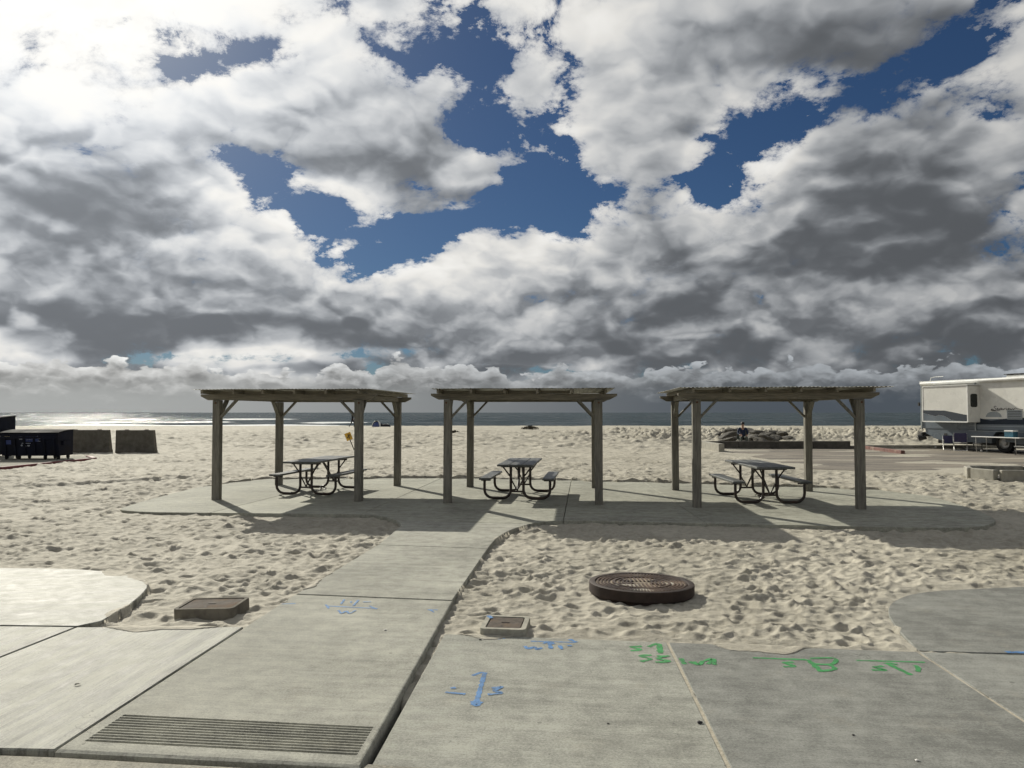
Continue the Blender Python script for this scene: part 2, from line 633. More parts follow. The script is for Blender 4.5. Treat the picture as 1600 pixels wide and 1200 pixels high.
def mat_concrete(name, col, rz, rough=0.86, streak=0.5, dark=0.42, spec=0.22, broom=0.5):
    m, N, b = new_mat(name)
    p = pos(N)
    brn = N.noise(pos(N, (3.0, 95.0, 1.0), rz=rz), 1.0, 3, 0.6)      # broom lines
    stn = N.noise(pos(N, (0.7, 9.0, 1.0), rz=rz), 1.0, 6, 0.65)     # trowel streaks
    big = N.noise(p, 0.8, 5, 0.6)
    mid = N.noise(p, 6.0, 8, 0.72)
    fin = N.noise(p, 70.0, 6, 0.75)
    oi = E(N, N.node('ShaderNodeObjectInfo').outputs['Random'])
    k = (big - 0.5) * 0.55 + (mid - 0.5) * 0.85 + (stn - 0.5) * streak + (fin - 0.5) * 1.0 + (brn - 0.5) * 0.55 * broom + (oi - 0.5) * 0.08 + 0.5
    c = N.mix(N.ramp(k, 0.30, 0.70, smooth=False), tuple(c * (1 - dark) for c in col), tuple(min(1, c * 1.30) for c in col))
    sp = N.ramp(N.noise(p, 38.0, 3, 0.5), 0.68, 0.74)               # pits and tar spots
    c = N.mix(sp * 0.55, c, tuple(x * 0.30 for x in col))
    stain = N.ramp(N.noise(p, 1.3, 6, 0.62, dist=0.8), 0.53, 0.72)
    c = N.mix(stain * 0.30, c, tuple(x * 0.55 for x in col))
    cw = N.vm('ADD', p, N.vm('SCALE', N.noise(p, 3.0, 4, 0.6, color=True)))
    crk = N.voronoi(cw, 0.42, feature='DISTANCE_TO_EDGE')
    ck = N.ramp(crk, 0.0, 0.0045, 1.0, 0.0) * N.ramp(N.noise(p, 0.55, 2, 0.5), 0.56, 0.62)
    c = N.mix(ck * 0.75, c, tuple(x * 0.28 for x in col))
    gum = N.ramp(N.voronoi(p, 2.1, rand=1.0), 0.030, 0.040, 1.0, 0.0) * N.ramp(N.noise(p, 1.7, 2, 0.5), 0.50, 0.56)
    c = N.mix(gum * 0.6, c, tuple(x * 0.42 for x in col))
    sandy = N.ramp(N.noise(p, 2.6, 8, 0.7), 0.54, 0.78)
    c = N.mix(sandy * 0.30, c, (0.42, 0.385, 0.31))
    N.put(b.inputs['Base Color'], c)
    N.put(b.inputs['Roughness'], N.ramp(mid * 0.5 + stn * 0.5, 0.3, 0.7, rough - 0.12, rough + 0.10))
    b.inputs['Specular IOR Level'].default_value = spec
    h = brn * 0.5 * broom + fin * 0.5 + mid * 0.7
    N.put(b.inputs['Normal'], N.bump(h, 0.8, 0.006))
    return m
# ------------------------------------------------------------------ ground materials
def mat_sand():
    m, N, b = new_mat('sand')
    p = pos(N)
    n1 = N.noise(p, 0.35, 5, 0.6)
    n2 = N.noise(p, 9.0, 6, 0.65)
    n3 = N.noise(p, 240.0, 3, 0.7)
    k = N.ramp(n1 * 0.35 + n2 * 0.35 + n3 * 0.30, 0.36, 0.64)
    c = N.mix(k, (0.300, 0.277, 0.222), (0.515, 0.481, 0.400))
    bits = N.ramp(N.noise(p, 46.0, 2, 0.5), 0.715, 0.76)
    c = N.mix(bits * 0.6, c, (0.06, 0.05, 0.035))
    N.put(b.inputs['Base Color'], c)
    b.inputs['Roughness'].default_value = 0.85
    b.inputs['Specular IOR Level'].default_value = 0.25
    h = N.noise(p, 14.0, 5, 0.62) * 1.0 + n3 * 0.10
    N.put(b.inputs['Normal'], N.bump(h, 0.55, 0.03))
    return m
M_SAND = mat_sand()
M_PATH = mat_concrete('path concrete', (0.345, 0.340, 0.292), R(-8))
M_LEFT = mat_concrete('left pavement concrete', (0.30, 0.298, 0.255), R(84), rough=0.70, streak=2.4, spec=0.30, broom=1.1, dark=0.5)
M_LEFT3 = mat_concrete('left rounded slab concrete', (0.285, 0.283, 0.245), R(14), rough=0.68, streak=2.6, spec=0.30, broom=0.8, dark=0.5)
M_RIGHT = mat_concrete('right pavement concrete', (0.235, 0.237, 0.216), R(-7), dark=0.36)
M_RIGHT1 = mat_concrete('right pavement sheen-lightened concrete', (0.315, 0.314, 0.274), R(-7), dark=0.36)  # lighter colour paints in sun sheen that falls off on the other right slabs
M_PAD = mat_concrete('picnic pad concrete', (0.345, 0.342, 0.285), R(-7), broom=0.25)
M_ROAD = mat_concrete('gutter concrete', (0.36, 0.34, 0.28), R(-8), dark=0.5, broom=0.1)

# ------------------------------------------------------------------ slab outlines (world, metres)
ZR = -0.045                                                   # right hand pavement lies a little lower
def P(*uv, z=0.0):
    return [at(u, v, z) for u, v in uv]
def lerp(a, b, t):
    return a + (b - a) * t
def shrink(poly, d):
    """inset a polygon by d"""
    poly = [Vector((p[0], p[1])) for p in poly]
    n = len(poly)
    ar = sum(poly[i].x * poly[(i + 1) % n].y - poly[(i + 1) % n].x * poly[i].y for i in range(n))
    if ar < 0:
        poly = poly[::-1]
    out = []
    for i in range(n):
        e1 = (poly[i] - poly[i - 1]).normalized()
        e2 = (poly[(i + 1) % n] - poly[i]).normalized()
        n1, n2 = Vector((-e1.y, e1.x)), Vector((-e2.y, e2.x))
        m = n1 + n2
        m = m / max(0.4, m.dot(n1))
        out.append(poly[i] + m * d)
    return out

pl0, pr0 = at(86, 1172), at(562, 1197)                        # path: near edge
pl1, pr1 = at(470, 928), at(708, 938)
pl1 = at(462, 928)
pl2, pr2 = at(590, 851), at(763, 857)
l_corner = at(382, 979)
S_PATH1 = [pl0, pr0, lerp(pr0, pr1, .5), pr1, pl1, lerp(pl0, pl1, .5)]
S_PATH2 = [pl1, pr1, pr2, pl2]
# last path slab flares into the pad
padL = smooth_poly(P((590, 851), (612, 833), (626, 820), (618, 812.5)), 4)
padR = smooth_poly(P((763, 857), (775, 843), (796, 829), (828, 818.5)), 4)
S_PATH3 = [pl2, pr2] + padR[1:] + [padL[-1]] + padL[::-1][1:-1]
# picnic pad, split by its control joints
front = smooth_poly(P((828, 818.5), (870, 813.5), (960, 814.5), (1240, 820.5), (1470, 824.5), (1538, 822)), 4)
right_end = smooth_poly(P((1538, 822), (1556, 812), (1520, 795), (1450, 774)), 4)
back = P((1450, 774), (1385, 764), (1000, 752), (720, 746), (420, 747), (340, 754))
left_end = smooth_poly(P((340, 754), (265, 772), (192, 793), (205, 798.5), (250, 800.5)), 4)
front2 = P((250, 800.5), (560, 803.5)) + smooth_poly(P((575, 804.2), (600, 807), (618, 812.5)), 4)
PAD = front + right_end[1:] + back[1:] + left_end[1:] + front2[1:]
def clip_half(poly, a, b, keep_left=True):
    """Sutherland-Hodgman against the line a->b"""
    out = []
    def side(p):
        s = (b[0] - a[0]) * (p[1] - a[1]) - (b[1] - a[1]) * (p[0] - a[0])
        return s if keep_left else -s
    n = len(poly)
    for i in range(n):
        p, q = poly[i], poly[(i + 1) % n]
        sp, sq = side(p), side(q)
        if sp >= 0: out.append(Vector((p[0], p[1])))
        if (sp > 0) != (sq > 0) and abs(sp - sq) > 1e-9:
            t = sp / (sp - sq)
            out.append(Vector((p[0] + (q[0] - p[0]) * t, p[1] + (q[1] - p[1]) * t)))
    return out
j1a, j1b = at(345, 797), at(540, 749)                        # joints across the pad
j2a, j2b = at(565, 803), at(690, 747)
j3a, j3b = at(880, 814), at(893, 750)
j4a, j4b = at(1105, 818), at(1004, 752)
pad_parts = []
rest = [Vector((p[0], p[1])) for p in PAD]
for (a, b_) in ((j1a, j1b), (j2a, j2b), (j3a, j3b), (j4a, j4b)):
    pad_parts.append(clip_half(rest, a, b_, True))
    rest = clip_half(rest, a, b_, False)
pad_parts.append(rest)

# left pavement
ljA, ljB = at(120, 979.5), at(0, 1027)
dirj = (ljB - ljA)
ljC = ljA + dirj * (Vector((ljA.x, ljA.y)).y - 4.35) / max(0.1, ljA.y - ljB.y)
S_L1 = [pl0, l_corner, ljA, ljC]
left_far = Vector((-15.5, 0, 0))
S_L2 = [ljC, ljA, Vector((-15.5, ljA.y + 0.55, 0)), Vector((-15.5, ljC.y + 0.9, 0))]
l3 = smooth_poly([at(160, 971), at(206, 944), at(233, 914), at(205, 898.5), at(120, 889.5), at(0, 887.5), Vector((-7.5, 9.3, 0))], 5)
S_L3 = [ljA] + l3 + [Vector((-15.5, 10.2, 0)), Vector((-15.5, ljA.y + 0.55, 0))]
# right pavement
r0, r1, r2 = at(693, 990, ZR), at(1043, 1003, ZR), at(1434, 1018, ZR)
rb0 = at(577, 1196, ZR)
rb1 = at(1140, 1200, ZR)
rj2 = at(1600, 1126, ZR)
rb1 = r1 + (rb1 - r1) * ((r1.y - 3.75) / (r1.y - rb1.y))
rb2 = r2 + (rj2 - r2) * ((r2.y - 3.5) / (r2.y - rj2.y))
S_R1 = [rb0, rb1, r1, r0]
S_R2 = [rb1, rb2, r2, r1]
r3 = at(1600, 1022.5, ZR)
r3 = r2 + (r3 - r2) * 4.5
S_R3 = [rb2, Vector((r3.x, 2.6, ZR)), r3, r2]
r4 = smooth_poly(P((1424, 1008), (1400, 982), (1386, 957), (1398, 938), (1450, 924.5), (1600, 916.5), z=ZR), 5)
S_R4 = [r2] + [r3] + [Vector((r3.x, 8.0, ZR)), Vector((8.0, 8.25, ZR))] + r4[::-1]
ALL = [(S_PATH1, 0.0), (S_PATH2, 0.0), (S_PATH3, 0.0), (S_L1, 0.0), (S_L2, 0.0), (S_L3, 0.0),
       (S_R1, ZR), (S_R2, ZR), (S_R3, ZR), (S_R4, ZR), ([(p[0], p[1]) for p in PAD], 0.0)]
LOT = [(9.9, 25.5), (10.2, 31.0), (10.0, 39.7), (70, 39.7), (70, 23.5), (17.0, 24.5), (12.5, 24.0)]
WASTE = [(at(0, 733.5).x - 14, 25.2), (at(0, 733.5).x, at(0, 733.5).y), (at(148, 718).x, at(148, 718).y), (at(148, 718).x - 1.0, 31.5), (-40, 33.0), (-40, 26.0)]

# ------------------------------------------------------------------ sand sheet: one heightfield, trampled by feet
def build_sand():
    q = 0.0029
    ys = [1.0, 3.0, 4.6]
    y = 5.2
    while y < 112:
        ys.append(y)
        y *= 1 + q
    nf0 = 3
    nf1 = len(ys)
    ys += [116, 121, 127, 135, 150, 180]
    ys = np.array(ys)
    cs = list(np.arange(-0.80, 0.8001, q))
    g, e = [], 0.80
    st = q * 2
    while e < 6.0:
        e += st
        st *= 1.18
        g.append(e)
    cs = np.array([-v for v in g[::-1]] + cs + g)
    c0 = len(g)
    c1 = c0 + len(cs) - 2 * len(g)
    Y, S = np.meshgrid(ys, cs, indexing='ij')
    X = S * Y
    # general level
    base = np.full(X.shape, -0.060)
    base += 0.030 * fbm(X * 0.22, Y * 0.22, 3, 1)
    def patch(x, y, r, dz):
        return dz * np.exp(-((X - x) ** 2 + (Y - y) ** 2) / (2 * r * r))
    base += patch(-3.4, 7.4, 0.9, 0.0)                     # scoured beside the raised slab
    rb = np.exp(-np.clip((Y - 6.2) / 0.6, 0, 9) ** 2) * sstep(0.0, 1.0, X)
    base += 0.016 * rb                                        # flush with the right pavement
    base += patch(4.6, 8.3, 1.2, 0.03)
    # drift against the back and the right end of the pad
    bk = poly_sd(X[nf0:nf1, c0:c1], Y[nf0:nf1, c0:c1], PAD)
    full_bk = np.full(X.shape, 9.0)
    full_bk[nf0:nf1, c0:c1] = bk
    behind = sstep(0.0, 2.0, Y + 0.12 * X - 17.5)
    base += 0.058 * behind * np.exp(-np.clip(full_bk, -1, 9) ** 2 / 1.2)
    base += 0.05 * behind
    far = sstep(30, 60, Y)
    H = base.copy()
    wx = X + 0.09 * fbm(X * 2.1, Y * 2.1, 2, 44)
    wy = Y + 0.09 * fbm(X * 2.1, Y * 2.1, 2, 46)
    trod = 0.72 + 0.55 * sstep(-0.30, 0.25, fbm(X * 0.42, Y * 0.5, 2, 33))
    w1, w2 = 1 - sstep(12, 17, Y), sstep(12, 17, Y) * (1 - sstep(30, 44, Y))
    w3 = sstep(30, 44, Y)
    dunes = w1 * (0.036 * worley(wx / 0.165, wy / 0.150, 1) + 0.013 * worley(wx / 0.09, wy / 0.08, 2)) \
        + w2 * (0.052 * worley(wx / 0.23, wy / 0.23, 3) + 0.016 * worley(wx / 0.13, wy / 0.13, 6)) + w3 * 0.105 * worley(X / 0.50, Y / 0.70, 4)
    smooth0 = 1 - sstep(40, 92, Y) * 0.75
    H = H + (dunes - 0.028) * trod * smooth0 + 0.012 * fbm(X * 1.1, Y * 1.1, 2, 3)
    H += far * 0.05 * fbm(X * 0.35, Y * 0.35, 4, 12)
    # churned berm of clods in front of the water
    berm = sstep(44, 49, Y) * (1 - sstep(66, 74, Y)) * sstep(2.0, 9.0, X + 2.5 * pn(X * .2, Y * .2, 40) * 3)
    clod = np.abs(fbm(X * 1.7, Y * 1.1, 3, 21, 0.6))
    H += berm * (0.20 + 0.60 * clod + 0.10 * fbm(X * .3, Y * .3, 2, 30))
    soft = sstep(44, 52, Y) * (1 - sstep(70, 88, Y)) * (1 - berm)
    H += soft * 0.20 * np.abs(fbm(X * 1.0, Y * 0.7, 3, 25, 0.55))
    # wheel-made ledge left of the pad
    la, lb = at(70, 759), at(300, 748)
    tl = np.clip((X - la.x) / (lb.x - la.x), 0, 1)
    yl = la.y + (lb.y - la.y) * tl + 0.3 * pn(X * 0.7, X * 0 + 2.2, 5)
    inl = sstep(la.x - 6, la.x - 3, X) * (1 - sstep(lb.x, lb.x + 1.5, X))
    H += inl * 0.07 * sstep(-0.12, 0.12, Y - yl) * np.exp(-np.clip((Y - yl) / 1.6, 0, 9))
    # churned strip that feet and tyres left smooth near the skip pad
    smooth = np.exp(-(((Y - 24.2 - 0.10 * (X + 18)) / 1.5) ** 2)) * (1 - sstep(-10.5, -8, X))
    lot_sd = np.full(X.shape, 9.0)
    lot_sd[nf0:nf1, :] = poly_sd(X[nf0:nf1], Y[nf0:nf1], LOT)
    smooth = np.maximum(smooth, 1 - sstep(-0.2, 1.2, lot_sd))
    # ---- footprints
    dr = np.random.RandomState(77)
    lny = math.log(1 + q)
    def stamp(cx, cy, a, b, ang, depth, rim, hard):
        r = max(a, b) * 1.75
        i0 = nf0 + int(math.log(max(5.21, cy - r) / 5.2) / lny)
        i1 = nf0 + int(math.log(max(5.21, cy + r) / 5.2) / lny) + 2
        if i0 >= nf1: return
        i1 = min(i1, nf1)
        j0 = c0 + int(((cx - r) / cy + 0.80) / q) - 1
        j1 = c0 + int(((cx + r) / cy + 0.80) / q) + 2
        j0, j1 = max(c0, j0), min(c1, j1)
        if j1 - j0 < 2 or i1 - i0 < 2: return
        xx, yy = X[i0:i1, j0:j1] - cx, Y[i0:i1, j0:j1] - cy
        ca, sa = math.cos(ang), math.sin(ang)
        pu, pv = (xx * ca + yy * sa) / a, (-xx * sa + yy * ca) / b
        d = np.sqrt(pu * pu + pv * pv)
        d = d + 0.16 * pn(X[i0:i1, j0:j1] * 9, Y[i0:i1, j0:j1] * 9, 50)
        w = 1 - sstep(hard, 1.08, d)
        h = H[i0:i1, j0:j1]
        lvl = base[i0:i1, j0:j1] if False else h
        sm = 1 - smooth[i0:i1, j0:j1] * 0.9
        tgt = h * 0.35 + (h.mean()) * 0.65 - depth
        nh = h + (tgt - h) * w * sm
        nh = nh + rim * np.exp(-((d - 1.22) / 0.20) ** 2) * sm * (0.6 + 0.6 * pu * math.copysign(1, math.cos(ang * 3)))
        H[i0:i1, j0:j1] = nh
    cnt = 0
    for (ya, yb, dens, k) in ((5.3, 14, 11.0, 1.05), (14, 24, 7.0, 1.2), (24, 46, 3.0, 1.5)):
        area = 0.80 * (yb * yb - ya * ya)
        n = int(area * dens)
        yy = np.sqrt(dr.uniform(ya * ya, yb * yb, n))
        xx = dr.uniform(-0.80, 0.80, n) * yy
        big = dr.uniform(0, 1, n)
        for i in range(n):
            a = (0.050 + 0.085 * big[i] ** 1.6) * k
            b = a * dr.uniform(0.5, 0.95)
            stamp(xx[i], yy[i], a, b, dr.uniform(0, math.pi), dr.uniform(0.20, 0.42) * a * 0.85, dr.uniform(0.05, 0.16) * a, dr.uniform(0.15, 0.6))
    # sparse bigger scuffs further out
    n = 4200
    yy = np.sqrt(dr.uniform(40 ** 2, 98 ** 2, n))
    xx = dr.uniform(-0.80, 0.80, n) * yy
    for i in range(n):
        a = dr.uniform(0.25, 0.7)
        stamp(xx[i], yy[i], a, a * dr.uniform(0.5, 0.95), dr.uniform(0, math.pi), dr.uniform(0.03, 0.085), dr.uniform(0.01, 0.03), 0.3)
    # dug out of the picture where slabs lie; sand may drift over the edge by 'spill'
    sub = (slice(nf0, nf1), slice(c0, c1))
    near_rows = slice(nf0, nf0 + int(math.log(24 / 5.2) / lny))
    xs_, ys_ = X[near_rows, c0:c1], Y[near_rows, c0:c1]
    hsub = H[near_rows, c0:c1].copy()
    cell = q * ys_ * 1.5
    all_sd = [poly_sd(xs_, ys_, p_) for p_, _ in ALL]
    for pi_, (poly, zt) in enumerate(ALL):
        bb = np.array([(p[0], p[1]) for p in poly])
        m = (xs_ > bb[:, 0].min() - .4) & (xs_ < bb[:, 0].max() + .4) & (ys_ > bb[:, 1].min() - .4) & (ys_ < bb[:, 1].max() + .4)
        sd = all_sd[pi_][m]
        other = np.min([a_[m] for k_, a_ in enumerate(all_sd) if k_ != pi_], axis=0)
        h = hsub[m]
        spill = cell[m]
        if poly is ALL[-1][0]:
            bh = behind[near_rows, c0:c1][m]
            spill = spill + bh * (0.10 + 0.55 * np.clip(fbm(xs_[m] * 0.9, ys_[m] * 0.9, 3, 60) + 0.1, 0, 1))
            h = np.where((sd < 0) & (bh > 0.3), np.maximum(h, 0.004 + 0.02 * pn(xs_[m] * 3, ys_[m] * 3, 61)), h)
        else:
            spill = spill + 0.05 * np.clip(fbm(xs_[m] * 2.2, ys_[m] * 2.2, 2, 62), 0, 1)
            # just outside keep under the slab top
            h = np.where((sd < 0.60) & (sd > -9), np.minimum(h, zt - 0.008 + 0.20 * np.clip(sd, 0, 1) + 0.010 * np.clip(pn(xs_[m] * 2, ys_[m] * 2, 63), -1, 1) * 2), h)
            fan = 0.42 * np.clip(fbm(xs_[m] * 0.8, ys_[m] * 0.8, 3, 64) - 0.02, 0, 1) * (ys_[m] > 5.6) * sstep(0.10, 0.45, other)
            on = (sd < 0) & (sd > -fan)
            h = np.where(on, zt + 0.002 + 0.012 * (1 + sd / np.maximum(fan, 1e-3)) * (0.6 + pn(xs_[m] * 7, ys_[m] * 7, 65)), h)
            spill = np.maximum(spill, fan)
        h = np.where(sd < -spill, np.minimum(h, -0.20), h)
        hsub[m] = h
    H[near_rows, c0:c1] = hsub
    # parking lot: thin drifts lie over the paving
    drift = -0.037 + 0.045 * fbm(X * 0.16, Y * 0.55, 4, 70) + 0.02 * np.exp(-np.clip(-lot_sd, 0, 9) / 0.9)
    H = np.where(lot_sd < 0, drift, H)
    H = np.where((lot_sd >= 0) & (lot_sd < 1.0), H * sstep(0, 1.0, lot_sd) + drift * (1 - sstep(0, 1.0, lot_sd)), H)
    wsd = np.full(X.shape, 9.0)
    wsd[nf0:nf1, :] = poly_sd(X[nf0:nf1], Y[nf0:nf1], WASTE)
    H = np.where(wsd < -0.15, -0.12, H)
    # the crest and the slope down to the water
    H += sstep(70, 98, Y) * 0.03
    H -= np.clip(Y - 104, 0, 200) * 0.085
    H[:nf0, :] = -0.3
    nr, nc = X.shape
    co = np.stack([X.ravel(), Y.ravel(), H.ravel()], 1)
    idx = np.arange(nr * nc).reshape(nr, nc)
    quads = np.stack([idx[:-1, :-1], idx[:-1, 1:], idx[1:, 1:], idx[1:, :-1]], -1).reshape(-1, 4)
    me = bpy.data.meshes.new('beach_sand')
    me.vertices.add(len(co))
    me.vertices.foreach_set('co', co.ravel())
    me.loops.add(quads.size)
    me.loops.foreach_set('vertex_index', quads.ravel())
    me.polygons.add(len(quads))
    me.polygons.foreach_set('loop_start', np.arange(0, quads.size, 4))
    me.polygons.foreach_set('loop_total', np.full(len(quads), 4))
    me.polygons.foreach_set('use_smooth', np.ones(len(quads), bool))
    me.update(calc_edges=True)
    o = link_mesh('sand', me, M_SAND)
    tag(o, 'pale trampled beach sand covered in footprints', kind='structure')
    def sand_z(x, y):
        i = min(nr - 1, max(0, int(np.searchsorted(ys, y))))
        j = min(nc - 1, max(0, int(np.searchsorted(cs, x / y))))
        return float(H[i, j])
    return o, sand_z
SAND, sand_z = build_sand()

# ------------------------------------------------------------------ sea
def build_sea():
    m, N, b = new_mat('sea water')
    p = pos(N)
    n1 = N.noise(pos(N, (0.10, 0.22, 1)), 1.0, 6, 0.62)
    n2 = N.noise(pos(N, (0.9, 1.7, 1)), 1.0, 5, 0.6)
    at_ = N.node('ShaderNodeAttribute', attribute_name='foam')
    foam = E(N, at_.outputs['Fac'])
    fn = N.noise(pos(N, (0.5, 1.2, 1)), 1.0, 6, 0.7)
    fk = N.ramp(foam + (fn - 0.5) * 1.3, 0.45, 0.75)
    c = N.mix(N.ramp(n1, 0.35, 0.65), (0.006, 0.014, 0.017), (0.016, 0.030, 0.033))
    c = N.mix(fk, c, (0.72, 0.74, 0.74))
    N.put(b.inputs['Base Color'], c)
    N.put(b.inputs['Roughness'], fk * 0.6 + 0.10)
    b.inputs['IOR'].default_value = 1.33
    b.inputs['Specular IOR Level'].default_value = 0.15
    N.put(b.inputs['Normal'], N.bump((n1 * 2.6 + n2 * 0.30) * N.ramp(N.noise(pos(N, (0.012, 0.05, 1)), 1.0, 4, 0.6), 0.40, 0.60, 0.25, 1.25), 0.5, 1.0))
    dk = N.node('ShaderNodeBsdfDiffuse')
    dk.inputs['Color'].default_value = (0.045, 0.064, 0.074, 1)
    mx = N.node('ShaderNodeMixShader')
    N.put(mx.inputs[0], N.ramp(N.noise(pos(N, (0.05, 0.30, 1)), 1.0, 5, 0.65), 0.38, 0.64, 0.16, 0.62) * (1.0 - fk) + fk)
    N.t.links.new(dk.outputs[0], mx.inputs[1])
    N.t.links.new(b.outputs[0], mx.inputs[2])
    N.t.links.new(mx.outputs[0], N.t.nodes['Material Output'].inputs['Surface'])
    ys = [108.0]
    while ys[-1] < 12000:
        ys.append(ys[-1] * 1.0075)
    ys = np.array(ys)
    cs = np.concatenate([np.linspace(-6, -1.0, 40), np.arange(-0.99, 0.99, 0.0055), np.linspace(1.0, 6, 40)])
    Y, S = np.meshgrid(ys, cs, indexing='ij')
    X = S * Y
    sp = 0.0075 * Y
    Z = np.full(X.shape, -2.3)
    for k, (wl, am, an) in enumerate(((34, .30, 4), (21, .16, -14), (13, .10, 12), (8.5, .07, -3), (60, .22, 0))):
        fade = np.clip(wl / (sp * 4) - 0.6, 0, 1)
        ph = (X * math.sin(R(an)) + Y * math.cos(R(an))) / wl * 2 * math.pi + 3.0 * fbm(X * 0.012, Y * 0.012, 2, 80 + k)
        Z += am * fade * np.sin(ph) * (0.55 + 0.7 * pn(X * 0.02, Y * 0.03, 90 + k))
    foam = np.zeros(X.shape)
    for y0, wob, br, wid, lo, hi in ((226, 7, .06, 5, -0.9, 0.05), (300, 10, .12, 7, -0.95, -0.10), (430, 12, .18, 8, -0.9, -0.2), (218, 6, .20, 4, 0.0, 0.9)):
        yy = y0 + wob * fbm(X * 0.012, X * 0 + y0, 3, int(y0))
        along = sstep(lo - .1, lo + .1, S) * (1 - sstep(hi - .15, hi + .1, S))
        on = sstep(br - .1, br + .25, pn(X * 0.018, X * 0 + y0 * 1.3, 7) + 0.25)
        ridge = np.exp(-((Y - yy) / wid) ** 2)
        Z += ridge * 0.5 * along * on
        foam = np.maximum(foam, np.exp(-((Y - yy + wid * .5) / wid) ** 2) * along * on)
    nr, nc = X.shape
    co = np.stack([X.ravel(), Y.ravel(), Z.ravel()], 1)
    idx = np.arange(nr * nc).reshape(nr, nc)
    quads = np.stack([idx[:-1, :-1], idx[:-1, 1:], idx[1:, 1:], idx[1:, :-1]], -1).reshape(-1, 4)
    me = bpy.data.meshes.new('sea')
    me.vertices.add(len(co))
    me.vertices.foreach_set('co', co.ravel())
    me.loops.add(quads.size)
    me.loops.foreach_set('vertex_index', quads.ravel())
    me.polygons.add(len(quads))
    me.polygons.foreach_set('loop_start', np.arange(0, quads.size, 4))
    me.polygons.foreach_set('loop_total', np.full(len(quads), 4))
    me.polygons.foreach_set('use_smooth', np.ones(len(quads), bool))
    me.update(calc_edges=True)
    a = me.attributes.new('foam', 'FLOAT', 'POINT')
    a.data.foreach_set('value', foam.ravel().astype(np.float32))
    o = link_mesh('sea', me, m)
    tag(o, 'dark choppy sea with glitter and white breakers', kind='structure')
build_sea()

# ------------------------------------------------------------------ road, pavement slabs and picnic pad
road = MB()
re_ = [(-60, -30), (60, -30), (60, 3.2), (r3.x, 2.9), (6, 3.25), (rb0.x, rb0.y - 0.04), (at(560, 1199).x, at(560, 1199).y - 0.035), (at(87, 1173).x, at(87, 1173).y - 0.035), (at(0, 1172).x, at(0, 1172).y - 0.02), (-15, 5.6), (-60, 9)]
road.prism(re_, -0.4, -0.020)
tag(road.build('road', M_ROAD), 'worn concrete gutter strip at the near edge', kind='structure')

M_JOINT = simple('sand filled joint', (0.40, 0.36, 0.28), 0.95, var=0.3, scale=40)
pav = tag(empty('pavement', (0, 5, 0)), 'concrete pavement slabs with a path leading to the picnic shelters', kind='structure')
pad = tag(empty('picnic_pad', (0.4, 17, 0)), 'pale concrete pad with rounded ends under the picnic shelters', kind='structure')
def slab(poly, zt, mat, par, gap=0.007, bev=0.008, name='slab', th=0.20):
    mb = MB().prism(shrink(poly, gap), zt - th, zt, bev)
    o = mb.build(name, mat, None)
    o.parent = par
    o.matrix_parent_inverse = Matrix.Translation(par.location).inverted()
    return o
def unparent_offset(o, par):
    o.parent = par
    o.matrix_parent_inverse = Matrix.Translation(par.location).inverted()
    return o

# ramp slab with a band of pressed grooves
def ramp_slab():
    A, B, C, D = pl0, pr0, pr1, pl1                           # near-left, near-right, far-right, far-left
    g0, g1 = 0.118, 0.275                                     # groove band along the slab
    s0, s1 = 0.050, 0.972
    ts = [0.0, 0.006, 0.014]
    zz = [-0.012, -0.003, 0.0]
    ng = 11
    def pt(s, t):
        return lerp(lerp(A, B, s), lerp(D, C, s), t)
    L = (lerp(C, D, .5) - lerp(A, B, .5)).length
    ta, tb = at(150, 1158), at(210, 1118)
    # groove band position from the picture
    near = (at(350, 1167).y - lerp(A, B, .5).y) / (lerp(C, D, .5).y - lerp(A, B, .5).y)
    far = (at(370, 1127).y - lerp(A, B, .5).y) / (lerp(C, D, .5).y - lerp(A, B, .5).y)
    g0, g1 = near, far
    step = (g1 - g0) / (ng - 1)
    hw = 0.0085 / L
    ew = 0.005 / L
    groove = []
    for k in range(ng):
        c = g0 + step * k
        for dt, z in ((-hw - ew, 0), (-hw, 1), (hw, 1), (hw + ew, 0)):
            ts.append(c + dt)
            groove.append((len(ts) - 1, z))
    ts += [0.45, 0.7, 0.986, 0.994, 1.0]
    zt = {i: 0.0 for i in range(len(ts))}
    dp = dict(groove)
    for i, z in zip(range(3), zz): zt[i] = z
    zt[len(ts) - 2], zt[len(ts) - 1] = -0.003, -0.012
    ss = [0.0, 0.004, 0.009, s0, s0 + 0.004, 0.3, 0.6, s1 - 0.004, s1, 0.991, 0.996, 1.0]
    zs = {0: -0.012, 1: -0.003, len(ss) - 2: -0.003, len(ss) - 1: -0.012}
    mb = MB()
    nt, ns = len(ts), len(ss)
    for i, t in enumerate(ts):
        for j, s in enumerate(ss):
            p = pt(s, t)
            z = min(zt[i], zs.get(j, 0.0))
            if dp.get(i, 0) and s0 + 0.003 < s < s1 - 0.003:
                z = -0.016
            mb.v.append((p.x, p.y, z))
    for i in range(nt - 1):
        for j in range(ns - 1):
            mb.f.append((i * ns + j, i * ns + j + 1, (i + 1) * ns + j + 1, (i + 1) * ns + j))
    # sides
    def skirt(ids):
        b = len(mb.v)
        for k in ids:
            x, y, z = mb.v[k]
            mb.v.append((x, y, -0.2))
        for k in range(len(ids) - 1):
            mb.f.append((ids[k + 1], ids[k], b + k, b + k + 1))
    skirt([j for j in range(ns)][::-1])
    skirt([(nt - 1) * ns + j for j in range(ns)])
    skirt([i * ns for i in range(nt)])
    skirt([i * ns + ns - 1 for i in range(nt)][::-1])
    return unparent_offset(mb.build('slab', M_PATH), pav)
sl_p1 = ramp_slab()
sl_p1['label'] = 'ramp slab with a band of pressed grooves'
sl_p2 = slab(S_PATH2, 0.0, M_PATH, pav)
sl_p3 = slab(S_PATH3, 0.0, M_PATH, pav)
